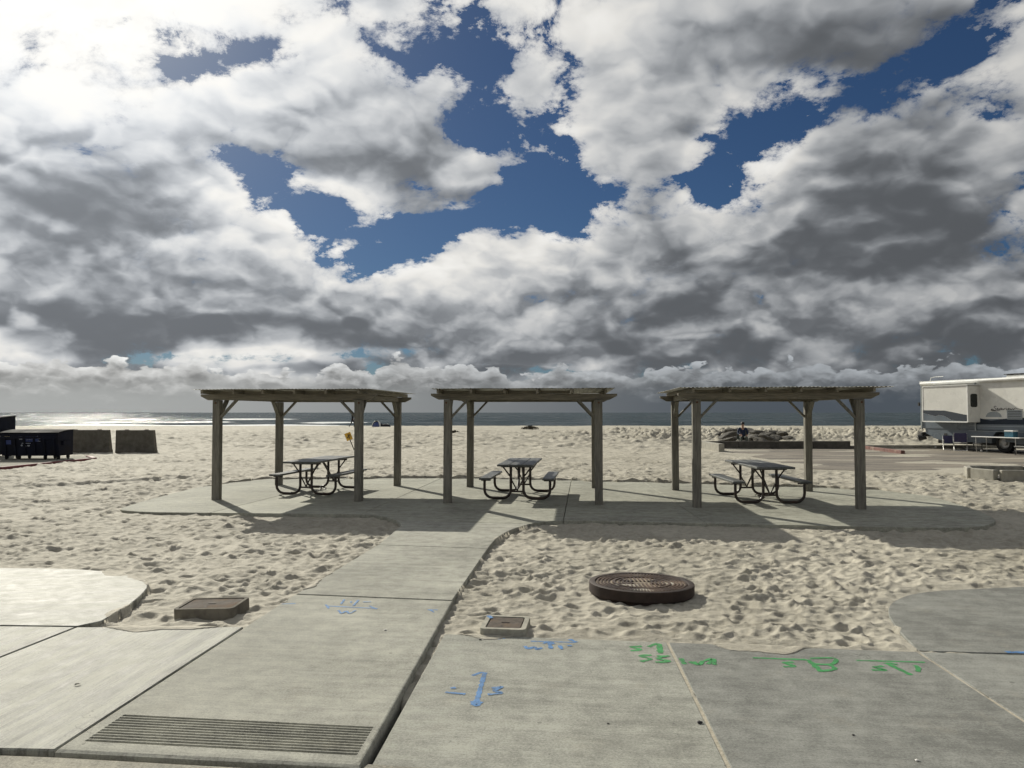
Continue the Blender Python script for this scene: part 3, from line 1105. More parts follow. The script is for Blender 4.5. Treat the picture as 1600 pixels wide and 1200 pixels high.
sl_l1 = slab(S_L1, 0.0, M_LEFT, pav)
sl_l2 = slab(S_L2, 0.001, M_LEFT, pav)
sl_l3 = slab(S_L3, 0.004, M_LEFT3, pav, gap=0.012)
sl_r1 = slab(S_R1, ZR, M_RIGHT1, pav, 0.008)
sl_r2 = slab(S_R2, ZR, M_RIGHT, pav, 0.008)
sl_r3 = slab(S_R3, ZR, M_RIGHT, pav, 0.008)
sl_r4 = slab(S_R4, ZR + 0.003, M_RIGHT, pav, 0.010)
for a, b_ in ((r1, rb1), (r2, rb2)):
    mb = MB().bar(Vector((a.x, a.y, ZR - 0.025)), Vector((b_.x, b_.y, ZR - 0.025)), 0.03, 0.04)
    unparent_offset(mb.build('joint_filler', M_JOINT), pav)
for k, pp in enumerate(pad_parts):
    if len(pp) > 2:
        slab(pp, 0.0, M_PAD, pad, 0.005, 0.006)
# ------------------------------------------------------------------ picnic shelters
def mat_wood(name, col, along=(3.0, 3.0, 0.25), rough=0.75):
    m, N, b = new_mat(name)
    tcn = N.node('ShaderNodeTexCoord')
    oi = N.node('ShaderNodeObjectInfo')
    mp = N.node('ShaderNodeMapping')
    N.t.links.new(tcn.outputs['Object'], mp.inputs[0])
    mp.inputs['Scale'].default_value = along
    p = N.vm('ADD', E(N, mp.outputs[0]), E(N, oi.outputs['Location']))
    g = N.noise(p, 14.0, 5, 0.6, dist=0.4)
    b_ = N.noise(p, 2.2, 4, 0.6)
    c = N.mix(N.ramp(g * 0.6 + b_ * 0.4, 0.34, 0.66), tuple(x * 0.62 for x in col), tuple(x * 1.22 for x in col))
    chip = N.ramp(N.noise(E(N, tcn.outputs['Object']), 9.0, 7, 0.7), 0.60, 0.70)
    c = N.mix(chip * 0.5, c, (0.16, 0.11, 0.07))
    N.put(b.inputs['Base Color'], c)
    b.inputs['Roughness'].default_value = rough
    b.inputs['Specular IOR Level'].default_value = 0.3
    N.put(b.inputs['Normal'], N.bump(g, 0.5, 0.006))
    return m
M_POST = mat_wood('weathered post paint', (0.205, 0.194, 0.163))
M_BEAM = mat_wood('weathered beam paint', (0.222, 0.202, 0.160), (0.25, 3.0, 3.0))
M_RAFT = mat_wood('weathered rafter paint', (0.245, 0.222, 0.172), (3.0, 0.25, 3.0))
M_ROOF = simple('weathered corrugated sheet', (0.34, 0.33, 0.28), 0.55, var=0.3, scale=3, grime=(0.12, 0.09, 0.06, 0.6))
M_BOLT = simple('rusty bolt', (0.12, 0.06, 0.035), 0.7, 0.4)

def beam_poly_mb(L, w, z0, z1, ch=0.16):
    """beam along x with nosed ends"""
    pr = [(-L, z1), (-L, z1 - (z1 - z0) * .35), (-L + ch, z0), (L - ch, z0), (L, z1 - (z1 - z0) * .35), (L, z1)]
    n = len(pr)
    mb = MB()
    for y in (-w / 2, w / 2):
        mb.v += [(x, y, z) for x, z in pr]
    mb.f.append(tuple(range(n)))
    mb.f.append(tuple(range(n, 2 * n))[::-1])
    for i in range(n):
        j = (i + 1) % n
        mb.f.append((j, i, n + i, n + j))
    return mb

def make_shelter(name, loc, rz, label, hw=1.95, seed=0, amp=0.0035):
    rr = random.Random(seed)
    root = empty(name, loc, rz)
    tag(root, label, 'picnic shelter', 'wooden picnic shelters in a row')
    A, B, PW, ZB = 1.54, 1.68, 0.079, 2.105
    pm = SH.setdefault('post', MB().box(-PW, PW, -PW, PW, -0.15, ZB, bev=0.008).mesh('post', M_POST))
    bm = SH.setdefault('beam', beam_poly_mb(1.90, 0.088, 0, 0.125).mesh('beam', M_BEAM))
    rm = SH.setdefault('rafter', MB().box(-0.022, 0.022, -2.17, 2.17, 0, 0.082, bev=0.003).mesh('rafter', M_RAFT))
    blm = SH.setdefault('block', MB().box(-0.30, 0.30, -0.02, 0.02, 0, 0.062).mesh('blocking', M_BEAM))
    bxm = SH.setdefault('bracex', MB().bar((0.07, 0, ZB - 0.36), (0.42, 0, ZB + 0.01), 0.042, 0.088, up=(0, 1, 0)).mesh('knee_brace', M_POST))
    bym = SH.setdefault('bracey', MB().bar((0, 0.07, ZB - 0.36), (0, 0.42, ZB + 0.01), 0.042, 0.088, up=(1, 0, 0)).mesh('knee_brace', M_POST))
    bol = SH.setdefault('bolt', MB().tube([(0, 0, 0), (0, -0.016, 0)], 0.020, 8).mesh('bolt', M_BOLT))
    def part(n, me, l=(0, 0, 0), r=(0, 0, 0)):
        o = link_mesh(n, me, None, root)
        o.location = l
        o.rotation_euler = r
        return o
    for sx in (-1, 1):
        for sy in (-1, 1):
            po = part('post', pm, (sx * A, sy * B, 0), (rr.uniform(-.004, .004), rr.uniform(-.004, .004), (0 if rr.random() < .5 else math.pi / 2)))
            part('knee_brace', bxm, (sx * A, sy * B, 0), (0, 0, 0 if sx < 0 else math.pi))
            part('knee_brace', bym, (sx * A, sy * B, 0), (0, 0, 0 if sy < 0 else math.pi))
            if sy < 0:
                part('bolt', bol, (sx * A + rr.uniform(-.02, .02), sy * B - PW, ZB - 0.06))
    for sy in (-1, 1):
        part('beam', bm, (rr.uniform(-.03, .03), sy * B, ZB), (0, rr.uniform(-.003, .003), 0))
    # side plates under the rafters at either end
    spm = SH.setdefault('side', MB().box(-0.02, 0.02, -1.60, 1.60, 0.010, 0.118).mesh('side_plate', M_RAFT))
    for sx in (-1, 1):
        part('side_plate', spm, (sx * (A + 0.02), 0, ZB))
    xs = [-1.66 + 0.664 * k for k in range(6)]
    for k, x in enumerate(xs):
        part('rafter', rm, (x + rr.uniform(-.02, .02), rr.uniform(-.03, .03), ZB + 0.125))
        if k < 5:
            for sy in (-1, 1):
                if rr.random() < 0.85:
                    part('blocking', blm, (x + 0.332, sy * B, ZB + 0.127))
    # corrugated sheets, ridges running front to back
    n = 6
    wd = 2 * hw / n
    for k in range(n):
        mb = MB()
        x0 = -hw + wd * k
        m = int((wd + 0.05) / 0.0127)
        yl, yh = -2.23 + rr.uniform(-.02, .02), 2.23
        top = []
        for i in range(m + 1):
            x = x0 + i * 0.0127
            z = amp * math.cos(2 * math.pi * x / 0.0762) + 0.002 * (k % 2) * 1.0
            top.append((x, z))
        for y in (yl, yh):
            mb.v += [(x, y, z + 0.002) for x, z in top]
            mb.v += [(x, y, z) for x, z in top]
        q = m + 1
        for i in range(m):
            mb.f.append((i, i + 1, 2 * q + i + 1, 2 * q + i))
            mb.f.append((q + i + 1, q + i, 3 * q + i, 3 * q + i + 1))
            mb.f.append((i + 1, i, q + i, q + i + 1))
            mb.f.append((2 * q + i, 2 * q + i + 1, 3 * q + i + 1, 3 * q + i))
        part('roof_sheet', mb.mesh('roof_sheet', M_ROOF, 60), (0, 0, ZB + 0.2155 + 0.003 * (k % 2)))
    return root
SH = {}
ROT = R(-7.0)
def ctr(fl, fr, bl, br):
    p = [at(*q) for q in (fl, fr, bl, br)]
    return (sum(p, Vector()) / 4)
cA = ctr((342.5, 780), (559.5, 783), (435, 757), (616.6, 760))
cB = ctr((700.3, 784.6), (937, 788.5), (734.5, 760.3), (930, 763))
cC = ctr((1090, 792), (1346, 795.5), (1053, 765.5), (1265, 767.7))
shA = make_shelter('picnic_shelter', Vector((-4.575, 17.89, 0)), R(-5.2), 'leftmost picnic shelter, with its roof shading the leftmost table', 1.84, 1)
shB = make_shelter('picnic_shelter', Vector((0.356, 17.34, 0)), R(-4.8), 'middle picnic shelter at the end of the concrete path', 1.80, 2)
shC = make_shelter('picnic_shelter', Vector((5.286, 16.58, 0)), R(-5.0), 'rightmost picnic shelter, nearest to the parked motorhome', 1.94, 3, 0.0060)

# ------------------------------------------------------------------ picnic tables
M_PIPE = simple('dark brown coated pipe', (0.030, 0.020, 0.015), 0.42, var=0.25, scale=8, bump=0.1, grime=(0.10, 0.045, 0.02, 0.4))
M_PLANK = mat_wood('grey table plank', (0.115, 0.120, 0.115), (3.0, 0.25, 3.0), rough=0.42)
def make_table(loc, rz, label):
    root = empty('picnic_table', loc, rz)
    tag(root, label, 'picnic table', 'picnic tables under the shelters')
    def part(n, me, l=(0, 0, 0), r=(0, 0, 0), par=None):
        o = link_mesh(n, me, None, par or root)
        o.location, o.rotation_euler = l, r
        return o
    tp = TB.setdefault('tp', MB().box(-0.123, 0.123, -1.20, 1.20, 0, 0.042, bev=0.006).mesh('table_plank', M_PLANK))
    bp = TB.setdefault('bp', MB().box(-0.123, 0.123, -0.99, 0.99, 0, 0.042, bev=0.006).mesh('bench_plank', M_PLANK))
    for x in (-0.256, 0, 0.256):
        part('table_plank', tp, (x, 0, 0.722))
    for x in (-0.67, 0.67):
        part('bench_plank', bp, (x, 0, 0.422))
    loop = TB.get('loop')
    if loop is None:
        r = 0.17
        pts = [(0.135, 0, 0.715), (0.135, 0, 0.03 + r)] + \
              [(0.135 + r - r * math.cos(R(a)), 0, 0.03 + r - r * math.sin(R(a))) for a in (22, 45, 68, 90)] + \
              [(0.70 - r + r * math.sin(R(a)), 0, 0.03 + r - r * math.cos(R(a))) for a in (0, 22, 45, 68, 90)] + [(0.70, 0, 0.41)]
        loop = TB['loop'] = MB().tube(pts, 0.029, 10).mesh('leg_loop', M_PIPE, 60)
    bat = TB.setdefault('bat', MB().bar((-0.34, 0, 0.70), (0.34, 0, 0.70), 0.05, 0.042).mesh('batten', M_PIPE))
    sbat = TB.setdefault('sbat', MB().bar((-0.10, 0, 0.405), (0.10, 0, 0.405), 0.05, 0.03).mesh('seat_batten', M_PIPE))
    cb = TB.setdefault('cb', MB().tube([(-0.135, 0, 0.17), (0.135, 0, 0.17)], 0.020, 8).mesh('crossbar', M_PIPE, 60))
    vb = TB.setdefault('vb', MB().tube([(0, 0, 0.18), (0.0, 0.72, 0.715)], 0.017, 8).mesh('diagonal_brace', M_PIPE, 60))
    db = TB.setdefault('db', MB().tube([(0.135, 0, 0.47), (0.31, 0, 0.70)], 0.016, 8).mesh('top_brace', M_PIPE, 60))
    vv = TB.setdefault('vv', MB().tube([(0.125, 0, 0.42), (0.0, 0, 0.19)], 0.015, 8).mesh('frame_brace', M_PIPE, 60))
    for y, s in ((-0.80, 0), (0.80, 1)):
        for rz_ in (0, math.pi):
            part('leg_loop', loop, (0, y, 0), (0, 0, rz_))
            part('top_brace', db, (0, y, 0), (0, 0, rz_))
            part('frame_brace', vv, (0, y, 0), (0, 0, rz_))
        part('batten', bat, (0, y, 0))
        part('crossbar', cb, (0, y, 0))
        part('diagonal_brace', vb, (0, y, 0), (0, 0, math.pi * s))
        for x in (-0.67, 0.67):
            part('seat_batten', sbat, (x, y, 0))
    # locking chain lying by the foot of the frame
    mb = MB()
    for k in range(9):
        a = 0.30 + 0.05 * k
        c = Vector((0.05 + 0.04 * math.sin(k * 1.3), a - 0.5, 0.045 + 0.03 * math.sin(k * 2.1) ** 2))
        pts = [c + Vector((0.016 * math.cos(t), 0.030 * math.sin(t), 0.010 * math.sin(t + k))) for t in [i * math.pi / 4 for i in range(9)]]
        mb.tube(pts, 0.006, 5, cap=False)
    ch = part('chain', mb.mesh('chain', M_PIPE, 60))
    return root
TB = {}
make_table((-4.50, 18.10, 0.0), R(-9), 'picnic table under the leftmost shelter, near the yellow sign')
make_table((0.20, 17.18, 0.0), R(-6.5), 'picnic table under the middle shelter')
make_table((5.24, 16.45, 0.0), R(-0.5), 'picnic table under the rightmost shelter')
# ------------------------------------------------------------------ manhole standing proud of the sand
M_IRON = simple('rusted cast iron', (0.095, 0.066, 0.050), 0.48, 0.35, var=0.45, scale=10, bump=0.5, grime=(0.17, 0.10, 0.06, 0.5))
M_IRONLIP = simple('dark iron rim', (0.035, 0.022, 0.017), 0.75, 0.2, var=0.4, scale=10, bump=0.4)
M_IRONS = simple('sand-dusted iron', (0.27, 0.225, 0.17), 0.9, 0.0, var=0.5, scale=6, bump=0.4, spec=0.2, grime=(0.06, 0.04, 0.03, 0.8))
def manhole():
    RM = 0.545
    zt = 0.072
    c = at(1002, 909, zt)
    root = empty('manhole', (c.x, c.y, 0), 0.0)
    root.rotation_euler = (R(-1.2), R(0.6), 0)
    tag(root, 'round rusted iron manhole cover with ringed pattern standing out of the sand', 'manhole')
    MB().lathe([(RM - 0.03, -0.30), (RM - 0.02, zt - 0.012), (RM - 0.075, zt - 0.012)], 72).build('collar', M_IRONLIP, root, 40)
    # outer flange
    MB().lathe([(RM - 0.018, zt - 0.115), (RM, zt - 0.10), (RM, zt - 0.004), (RM - 0.006, zt), (RM - 0.060, zt), (RM - 0.064, zt - 0.006), (RM - 0.064, zt - 0.02)], 96).build('rim', M_IRONLIP, root, 40)
    cov = MB().lathe([(RM - 0.070, zt - 0.035), (RM - 0.070, zt - 0.012), (0.0, zt - 0.012)], 96).build('cover', M_IRONS, root, 40)
    # concentric ribs
    for r in (0.455, 0.418, 0.381, 0.344):
        # interrupted: one arc left, one right
        for a0, a1 in ((-48, 48), (132, 228)):
            rb = MB()
            n = 26
            b = len(rb.v)
            for i in range(n + 1):
                a = R(a0 + (a1 - a0) * i / n)
                for rr_, z in ((r - 0.011, zt - 0.013), (r - 0.008, zt - 0.001), (r + 0.008, zt - 0.001), (r + 0.011, zt - 0.013)):
                    rb.v.append((rr_ * math.cos(a), rr_ * math.sin(a), z))
            for i in range(n):
                for k in range(3):
                    rb.f.append((b + i * 4 + k + 1, b + i * 4 + k, b + i * 4 + 4 + k, b + i * 4 + 5 + k))
            rb.build('ring_rib', M_IRON, cov, 40)
    rd = MB()
    for s in (1, -1):
        for k in range(-9, 10):
            a = R(90 * s + k * 4.4)
            p, q = Vector((math.cos(a), math.sin(a), 0)), Vector((0, 0, zt - 0.0075))
            rd.bar(p * 0.335 + q, p * 0.468 + q, 0.015, 0.013)
    rd.build('radial_rib', M_IRON, cov)['kind'] = 'stuff'
    ir = MB()
    ir.lathe([(0.306, zt - 0.013), (0.303, zt), (0.275, zt), (0.272, zt - 0.013)], 72)
    for r in (0.235, 0.195, 0.155, 0.115):
        for a0, a1 in ((-40, 40), (140, 220)):
            n = 18
            b = len(ir.v)
            for i in range(n + 1):
                a = R(a0 + (a1 - a0) * i / n)
                for rr_, z in ((r - 0.012, zt - 0.013), (r - 0.009, zt - 0.001), (r + 0.009, zt - 0.001), (r + 0.012, zt - 0.013)):
                    ir.v.append((rr_ * math.cos(a), rr_ * math.sin(a), z))
            for i in range(n):
                for k in range(3):
                    ir.f.append((b + i * 4 + k + 1, b + i * 4 + k, b + i * 4 + 4 + k, b + i * 4 + 5 + k))
    for s in (1, -1):
        for k in range(-4, 5):
            x = k * 0.042
            y1 = math.sqrt(max(0, 0.25 ** 2 - x * x))
            ir.bar((x, s * 0.06, zt - 0.0075), (x, s * y1, zt - 0.0075), 0.016, 0.013)
    ir.build('inner_rib', M_IRON, cov, 40)['kind'] = 'stuff'
    # blown sand caught between the ribs
    dz = MB()
    for (x, y, rx, ry) in ((-0.17, -0.14, 0.15, 0.055), (-0.05, -0.36, 0.15, 0.06), (0.30, -0.02, 0.05, 0.05), (0.10, -0.50, 0.07, 0.02)):
        b = len(dz.v)
        n = 18
        dz.v.append((x, y, zt + 0.001))
        for i in range(n):
            a = 2 * math.pi * i / n
            k = 1 + 0.22 * math.sin(3 * a + x * 40) + 0.12 * math.sin(7 * a)
            dz.v.append((x + rx * k * math.cos(a), y + ry * k * math.sin(a), zt - 0.011))
        for i in range(n):
            dz.f.append((b, b + 1 + i, b + 1 + (i + 1) % n))
    o = dz.build('sand_patch', M_SAND, cov, 180)
    o['kind'] = 'stuff'
    return root
manhole()

# ------------------------------------------------------------------ utility boxes
M_BOXC = simple('pale box concrete', (0.36, 0.345, 0.29), 0.92, spec=0.2, var=0.25, scale=14, bump=0.4, grime=(0.16, 0.14, 0.11, 0.5))
M_BOXD = simple('weathered shade-darkened box concrete', (0.17, 0.155, 0.125), 0.95, spec=0.2, var=0.3, scale=12, bump=0.4, grime=(0.08, 0.07, 0.055, 0.6))  # darker colour puts the shade of the box sides into the concrete
M_LID = simple('brown iron lid', (0.108, 0.090, 0.075), 0.92, 0.0, spec=0.15, var=0.35, scale=16, bump=0.5, grime=(0.19, 0.115, 0.06, 0.5))
def rrect(hx, hy, r, n=5):
    out = []
    for cx, cy, a in ((hx - r, hy - r, 0), (-hx + r, hy - r, 90), (-hx + r, -hy + r, 180), (hx - r, -hy + r, 270)):
        out += arc((cx, cy), r, a, a + 90, n)
    return out
def valve_box(loc, rz, hx, hy, h, lid_in, mat, label, rough_lid=False):
    root = empty('valve_box', loc, rz)
    tag(root, label, 'valve box', 'utility valve boxes in the sand')
    def frame(z0, z1, o, i, name):
        mb = MB()
        n = len(o)
        mb.v += [(x, y, z0) for x, y in o] + [(x, y, z1 - 0.012) for x, y in o] + [(x * .985, y * .985, z1) for x, y in o]
        mb.v += [(x, y, z1) for x, y in i] + [(x, y, z1 - 0.05) for x, y in i]
        for k in range(4):
            for a in range(n):
                b = (a + 1) % n
                mb.f.append((k * n + a, k * n + b, (k + 1) * n + b, (k + 1) * n + a))
        return mb.build(name, mat, root, 45)
    outer = rrect(hx, hy, 0.05)
    inner = rrect(hx - lid_in, hy - lid_in, 0.03)
    body = frame(-0.30, h, outer, inner, 'box')
    lid = MB().prism(rrect(hx - lid_in - 0.008, hy - lid_in - 0.008, 0.025), h - 0.04, h - 0.006, 0.004).build('lid', M_LID, root)
    MB().box(-0.035, 0.035, -0.006, 0.006, h - 0.006, h - 0.001).build('lettering_bar', M_IRONLIP, lid)
    MB().lathe([(0.014, h - 0.0058), (0.0, h - 0.0058)], 12, (-0.02, -(hy - lid_in) * 0.6, 0.001)).build('lift_hole', M_IRONLIP, lid)
    return root
zb = 0.010
c = at(790, 972, zb)
vb_ = valve_box((c.x, c.y, 0), R(-7), 0.20, 0.225, zb, 0.045, M_BOXC, 'small pale concrete valve box with brown iron lid beside the path slab')
mb = MB().box(-0.182, -0.145, 0.10, 0.19, zb + 0.001, zb + 0.0025)
M_BLUE = None
c = at(332, 942, 0.05)
vb2 = valve_box((c.x, c.y, 0), R(-4), 0.29, 0.20, 0.05, 0.035, M_BOXD, 'larger dark concrete valve box standing high out of the sand at left')
vb2.rotation_euler = (R(2.0), R(-2.0), R(-4))

# ------------------------------------------------------------------ spray-painted survey marks on the slabs
def mat_spray(name, col):
    m, N, b = new_mat(name)
    p = pos(N)
    n = N.noise(p, 70, 5, 0.7)
    n2 = N.noise(p, 9, 3, 0.6)
    c = N.mix(N.ramp(n2, .3, .7), tuple(x * .8 for x in col), tuple(min(1, x * 1.15) for x in col))
    N.put(b.inputs['Base Color'], c)
    b.inputs['Roughness'].default_value = 0.75
    N.put(b.inputs['Alpha'], N.ramp(n * 0.75 + n2 * 0.25, 0.34, 0.50, 0.25, 0.85))
    return m
M_SBLUE = mat_spray('blue marking paint', (0.09, 0.23, 0.48))
M_SGREEN = mat_spray('green marking paint', (0.045, 0.30, 0.085))
def strokes(name, lines, z, width, mat, par, label):
    """lines: lists of photo pixels; each becomes a ribbon of paint on the slab"""
    mb = MB()
    for li, ln in enumerate(lines):
        w = width
        if isinstance(ln[0], (int, float)):
            w, ln = ln[0], ln[1:]
        pts = smooth_poly([at(u, v, z) for u, v in ln], 5) if len(ln) > 2 else [at(*ln[0], z), lerp(at(*ln[0], z), at(*ln[1], z), .5), at(*ln[1], z)]
        # resample
        fine = []
        for i in range(len(pts) - 1):
            k = max(1, int((pts[i + 1] - pts[i]).length / 0.02))
            fine += [lerp(pts[i], pts[i + 1], t / k) for t in range(k)]
        fine.append(pts[-1])
        b = len(mb.v)
        zz = z + 0.0016 + 0.0004 * li
        for i, p in enumerate(fine):
            t = (fine[min(i + 1, len(fine) - 1)] - fine[max(i - 1, 0)]).normalized()
            nrm = Vector((-t.y, t.x, 0))
            ww = w * (0.5 + 0.10 * math.sin(i * 1.7 + li) + rng.uniform(-.07, .07))
            mb.v.append((p.x + nrm.x * ww, p.y + nrm.y * ww, zz))
            mb.v.append((p.x - nrm.x * ww, p.y - nrm.y * ww, zz))
        for i in range(len(fine) - 1):
            mb.f.append((b + 2 * i + 1, b + 2 * i, b + 2 * i + 2, b + 2 * i + 3))
    o = unparent_offset(mb.build(name, mat), par)
    o.parent = par['_root'] if '_root' in par else par
    o['label'] = label
    return o
def mark(name, lines, z, w, mat, slab_o, label):
    o = strokes(name, lines, z, w, mat, pav, label)
    # part of its slab
    o.parent = slab_o
    o.matrix_parent_inverse = (Matrix.Translation(pav.location) @ slab_o.matrix_parent_inverse).inverted() if False else Matrix.Identity(4)
    return o
W = 0.030
mark('paint_mark', [[(738, 1056), (752, 1051), (760, 1053)], [0.034, (757, 1053), (744, 1099)], [(737, 1100), (746, 1103)], [(737, 1096), (744, 1103), (752, 1097)],
                    [(696, 1082), (727, 1085)], [(704, 1076), (712, 1075)],
                    [(768, 1076), (784, 1074), (772, 1080), (784, 1083), (762, 1086)]], ZR, W, M_SBLUE, sl_r1, 'blue double arrow with marks either side')
mark('paint_mark', [[0.02, (829, 1002), (900, 1004)], [(890, 999), (901, 1004)], [(820, 1010), (826, 1014), (834, 1011), (840, 1015), (846, 1012)],
                    [(849, 1006), (858, 1003), (866, 1007)], [(858, 1004), (861, 1014)], [(874, 1009), (878, 1015)], [(887, 1010), (893, 1009)]], ZR, W * 1.1, M_SBLUE, sl_r1, 'blue line with arrows and a W beside the valve box')
mark('paint_mark', [[(783, 993), (779, 999)], [(773, 998), (789, 997)]], ZR, W, M_SBLUE, sl_r1, 'short blue tick below the valve box')
mark('paint_mark', [[0.022, (512, 947), (590, 951)], [(509, 945), (514, 951)], [(577, 947), (588, 952)], [(533, 944), (538, 937)], [(548, 942), (549, 940)], [(552, 947), (560, 938)], [(567, 941), (580, 941)],
                    [(529, 954), (534, 959), (541, 955), (546, 959), (556, 954)]], 0.0, 0.022, M_SBLUE, sl_p1, 'faint blue double arrow with a W on the ramp slab')
mark('paint_mark', [[(440, 944), (462, 943)]], 0.0, 0.022, M_SBLUE, sl_p1, 'faint blue dash at the left edge of the ramp slab')
mark('paint_mark', [[(668, 953), (684, 953)], [(672, 953), (678, 957)]], 0.0, 0.022, M_SBLUE, sl_p1, 'faint blue tick at the right edge of the ramp slab')
G = 0.034
mark('paint_mark', [[(1003, 1010), (986, 1011), (1001, 1015), (985, 1017)], [(1013, 1011), (1026, 1006), (1032, 1009)], [0.045, (1030, 1008), (1032, 1021)],
                    [(1018, 1024), (1000, 1025), (1016, 1030), (1001, 1034)], [(1026, 1025), (1040, 1026)], [(1046, 1025), (1028, 1029), (1046, 1034), (1024, 1035)]],
     ZR, G, M_SGREEN, sl_r1, 'green sprayed S with an arrow and digits')
mark('paint_mark', [[(1064, 1029), (1070, 1038)], [(1077, 1034), (1088, 1038)], [(1084, 1034), (1092, 1039), (1098, 1033)], [(1100, 1033), (1114, 1030), (1106, 1038)], [(1116, 1030), (1116, 1039)]],
     ZR, G, M_SGREEN, sl_r2, 'green sprayed letters crossing the joint')
mark('paint_mark', [[0.03, (1176, 1028), (1260, 1031)], [(1240, 1035), (1225, 1036), (1242, 1041), (1224, 1042)], [0.042, (1262, 1031), (1284, 1050)], [(1266, 1029), (1304, 1029), (1300, 1038), (1272, 1038)], [(1284, 1049), (1304, 1046), (1298, 1040)]],
     ZR, G, M_SGREEN, sl_r2, 'green sprayed arrow with an S and digits')
mark('paint_mark', [[0.024, (1338, 1032), (1445, 1035)], [(1380, 1041), (1366, 1043), (1384, 1047), (1362, 1047)], [0.04, (1384, 1036), (1424, 1055)], [(1390, 1036), (1402, 1039)], [(1428, 1040), (1434, 1043), (1434, 1050)]],
     ZR, G, M_SGREEN, sl_r2, 'green sprayed arrow nearest the right-hand joint')
mark('paint_mark', [[0.05, (1572, 1019), (1625, 1020)]], ZR + 0.003, 0.05, M_SBLUE, sl_r4, 'blue dash at the edge of the rounded slab')
o = mark('paint_mark', [[0.04, (763, 962), (768, 966)]], zb + 0.0005, 0.05, M_SBLUE, sl_r1, 'blue dab on the corner of the valve box')
o.parent = None
o.parent = vb_
o.matrix_parent_inverse = (Matrix.Translation(vb_.location) @ Matrix.Rotation(R(-7), 4, 'Z')).inverted()

# ------------------------------------------------------------------ scraps lying about
M_LEAF = simple('dry brown leaf', (0.055, 0.040, 0.025), 0.8)
def scrap(name, u, v, z, s, mat, label, cat, rz=0.0):
    p = at(u, v, z)
    mb = MB()
    n = 9
    for i in range(n):
        a = 2 * math.pi * i / n
        r = s * (0.6 + 0.5 * abs(math.sin(a * 1.5 + u)))
        mb.v.append((r * math.cos(a), 0.55 * r * math.sin(a), 0.003 + 0.010 * abs(math.sin(a + v))))
    mb.v.append((0, 0, 0.008))
    for i in range(n):
        mb.f.append((n, i, (i + 1) % n))
    o = mb.build(name, mat, None)
    o.location = (p.x, p.y, z)
    o.rotation_euler = (0, 0, rz)
    tag(o, label, cat)
    return o
scrap('leaf', 121, 1071, 0.0, 0.022, M_LEAF, 'curled dry leaf on the left pavement slab', 'leaf', 0.4)
M_PEB = simple('dark pebble', (0.04, 0.038, 0.036), 0.7)
M_GUM = simple('white shell chip', (0.75, 0.73, 0.68), 0.6)
def pebble(u, v, z, r, mat, name, label, cat):
    p = at(u, v, z)
    mb = MB()
    for i in range(5):
        t = math.pi * i / 4
        for k in range(8):
            a = k * math.pi / 4
            q = r * (1 + 0.18 * math.sin(3 * a + i))
            mb.v.append((q * math.sin(t) * math.cos(a) * 1.25, q * math.sin(t) * math.sin(a), -q * math.cos(t) * 0.45 + r * 0.42))
    for i in range(4):
        for k in range(8):
            k2 = (k + 1) % 8
            mb.f.append((i * 8 + k, i * 8 + k2, (i + 1) * 8 + k2, (i + 1) * 8 + k))
    o = mb.build(name, mat, None, 60)
    o.location = (p.x, p.y, z)
    return tag(o, label, cat)
pebble(1093, 1130, ZR, 0.016, M_PEB, 'pebble', 'dark pebble beside the sandy joint on the right pavement', 'pebble')
pebble(950, 1131, ZR, 0.007, M_PEB, 'pebble', 'tiny dark pebble in the middle of the slab with the blue arrow', 'pebble')
pebble(1333, 1149, ZR, 0.008, M_PEB, 'pebble', 'tiny dark pebble on the slab with green arrows', 'pebble')
pebble(602, 985, 0.0, 0.010, M_GUM, 'shell_chip', 'small white chip on the ramp slab', 'shell')
pebble(1433, 1189, ZR, 0.010, M_GUM, 'shell_chip', 'small white chip near the bottom of the right slab', 'shell')
pebble(750, 1000, ZR, 0.010, M_PEB, 'pebble', 'dark pebble by the path edge in front of the small valve box', 'pebble')
p = at(1457, 907, -0.05)
o = pebble(1457, 907, -0.06, 0.055, M_PEB, 'stone', 'flat dark stone in the sand behind the rounded right slab', 'stone')
# ------------------------------------------------------------------ parking lot, walls and kerbs on the right
def mat_lot():
    m, N, b = new_mat('sandy asphalt')
    n = N.noise(pos(N, (0.22, 0.9, 1)), 1.0, 7, 0.65)
    n2 = N.noise(pos(N), 8.0, 5, 0.6)
    c = N.mix(N.ramp(n, 0.38, 0.62), (0.105, 0.092, 0.078), (0.235, 0.205, 0.162))
    c = N.mix(N.ramp(n2, 0.45, 0.7) * 0.3, c, (0.32, 0.285, 0.22))
    N.put(b.inputs['Base Color'], c)
    b.inputs['Roughness'].default_value = 0.8
    N.put(b.inputs['Normal'], N.bump(n2, 0.3, 0.01))
    return m
tag(MB().prism(LOT, -0.25, -0.022).build('parking_lot', mat_lot()), 'sand-strewn brown asphalt parking area', kind='structure')
M_LOW = simple('shade-darkened wall concrete', (0.10, 0.093, 0.08), 0.9, spec=0.2, var=0.3, scale=5, bump=0.4, bdist=0.01, grime=(0.05, 0.045, 0.04, 0.6))  # dark base colour stands in for shade on the long wall
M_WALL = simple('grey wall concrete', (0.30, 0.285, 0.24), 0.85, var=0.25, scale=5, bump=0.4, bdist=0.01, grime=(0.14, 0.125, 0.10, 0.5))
M_REDK = simple('faded red kerb paint', (0.17, 0.085, 0.07), 0.9, var=0.3, scale=6, grime=(0.34, 0.28, 0.22, 0.8))
M_REDD = simple('dark red kerb paint', (0.17, 0.045, 0.045), 0.75, var=0.3, scale=6, grime=(0.30, 0.24, 0.19, 0.5))

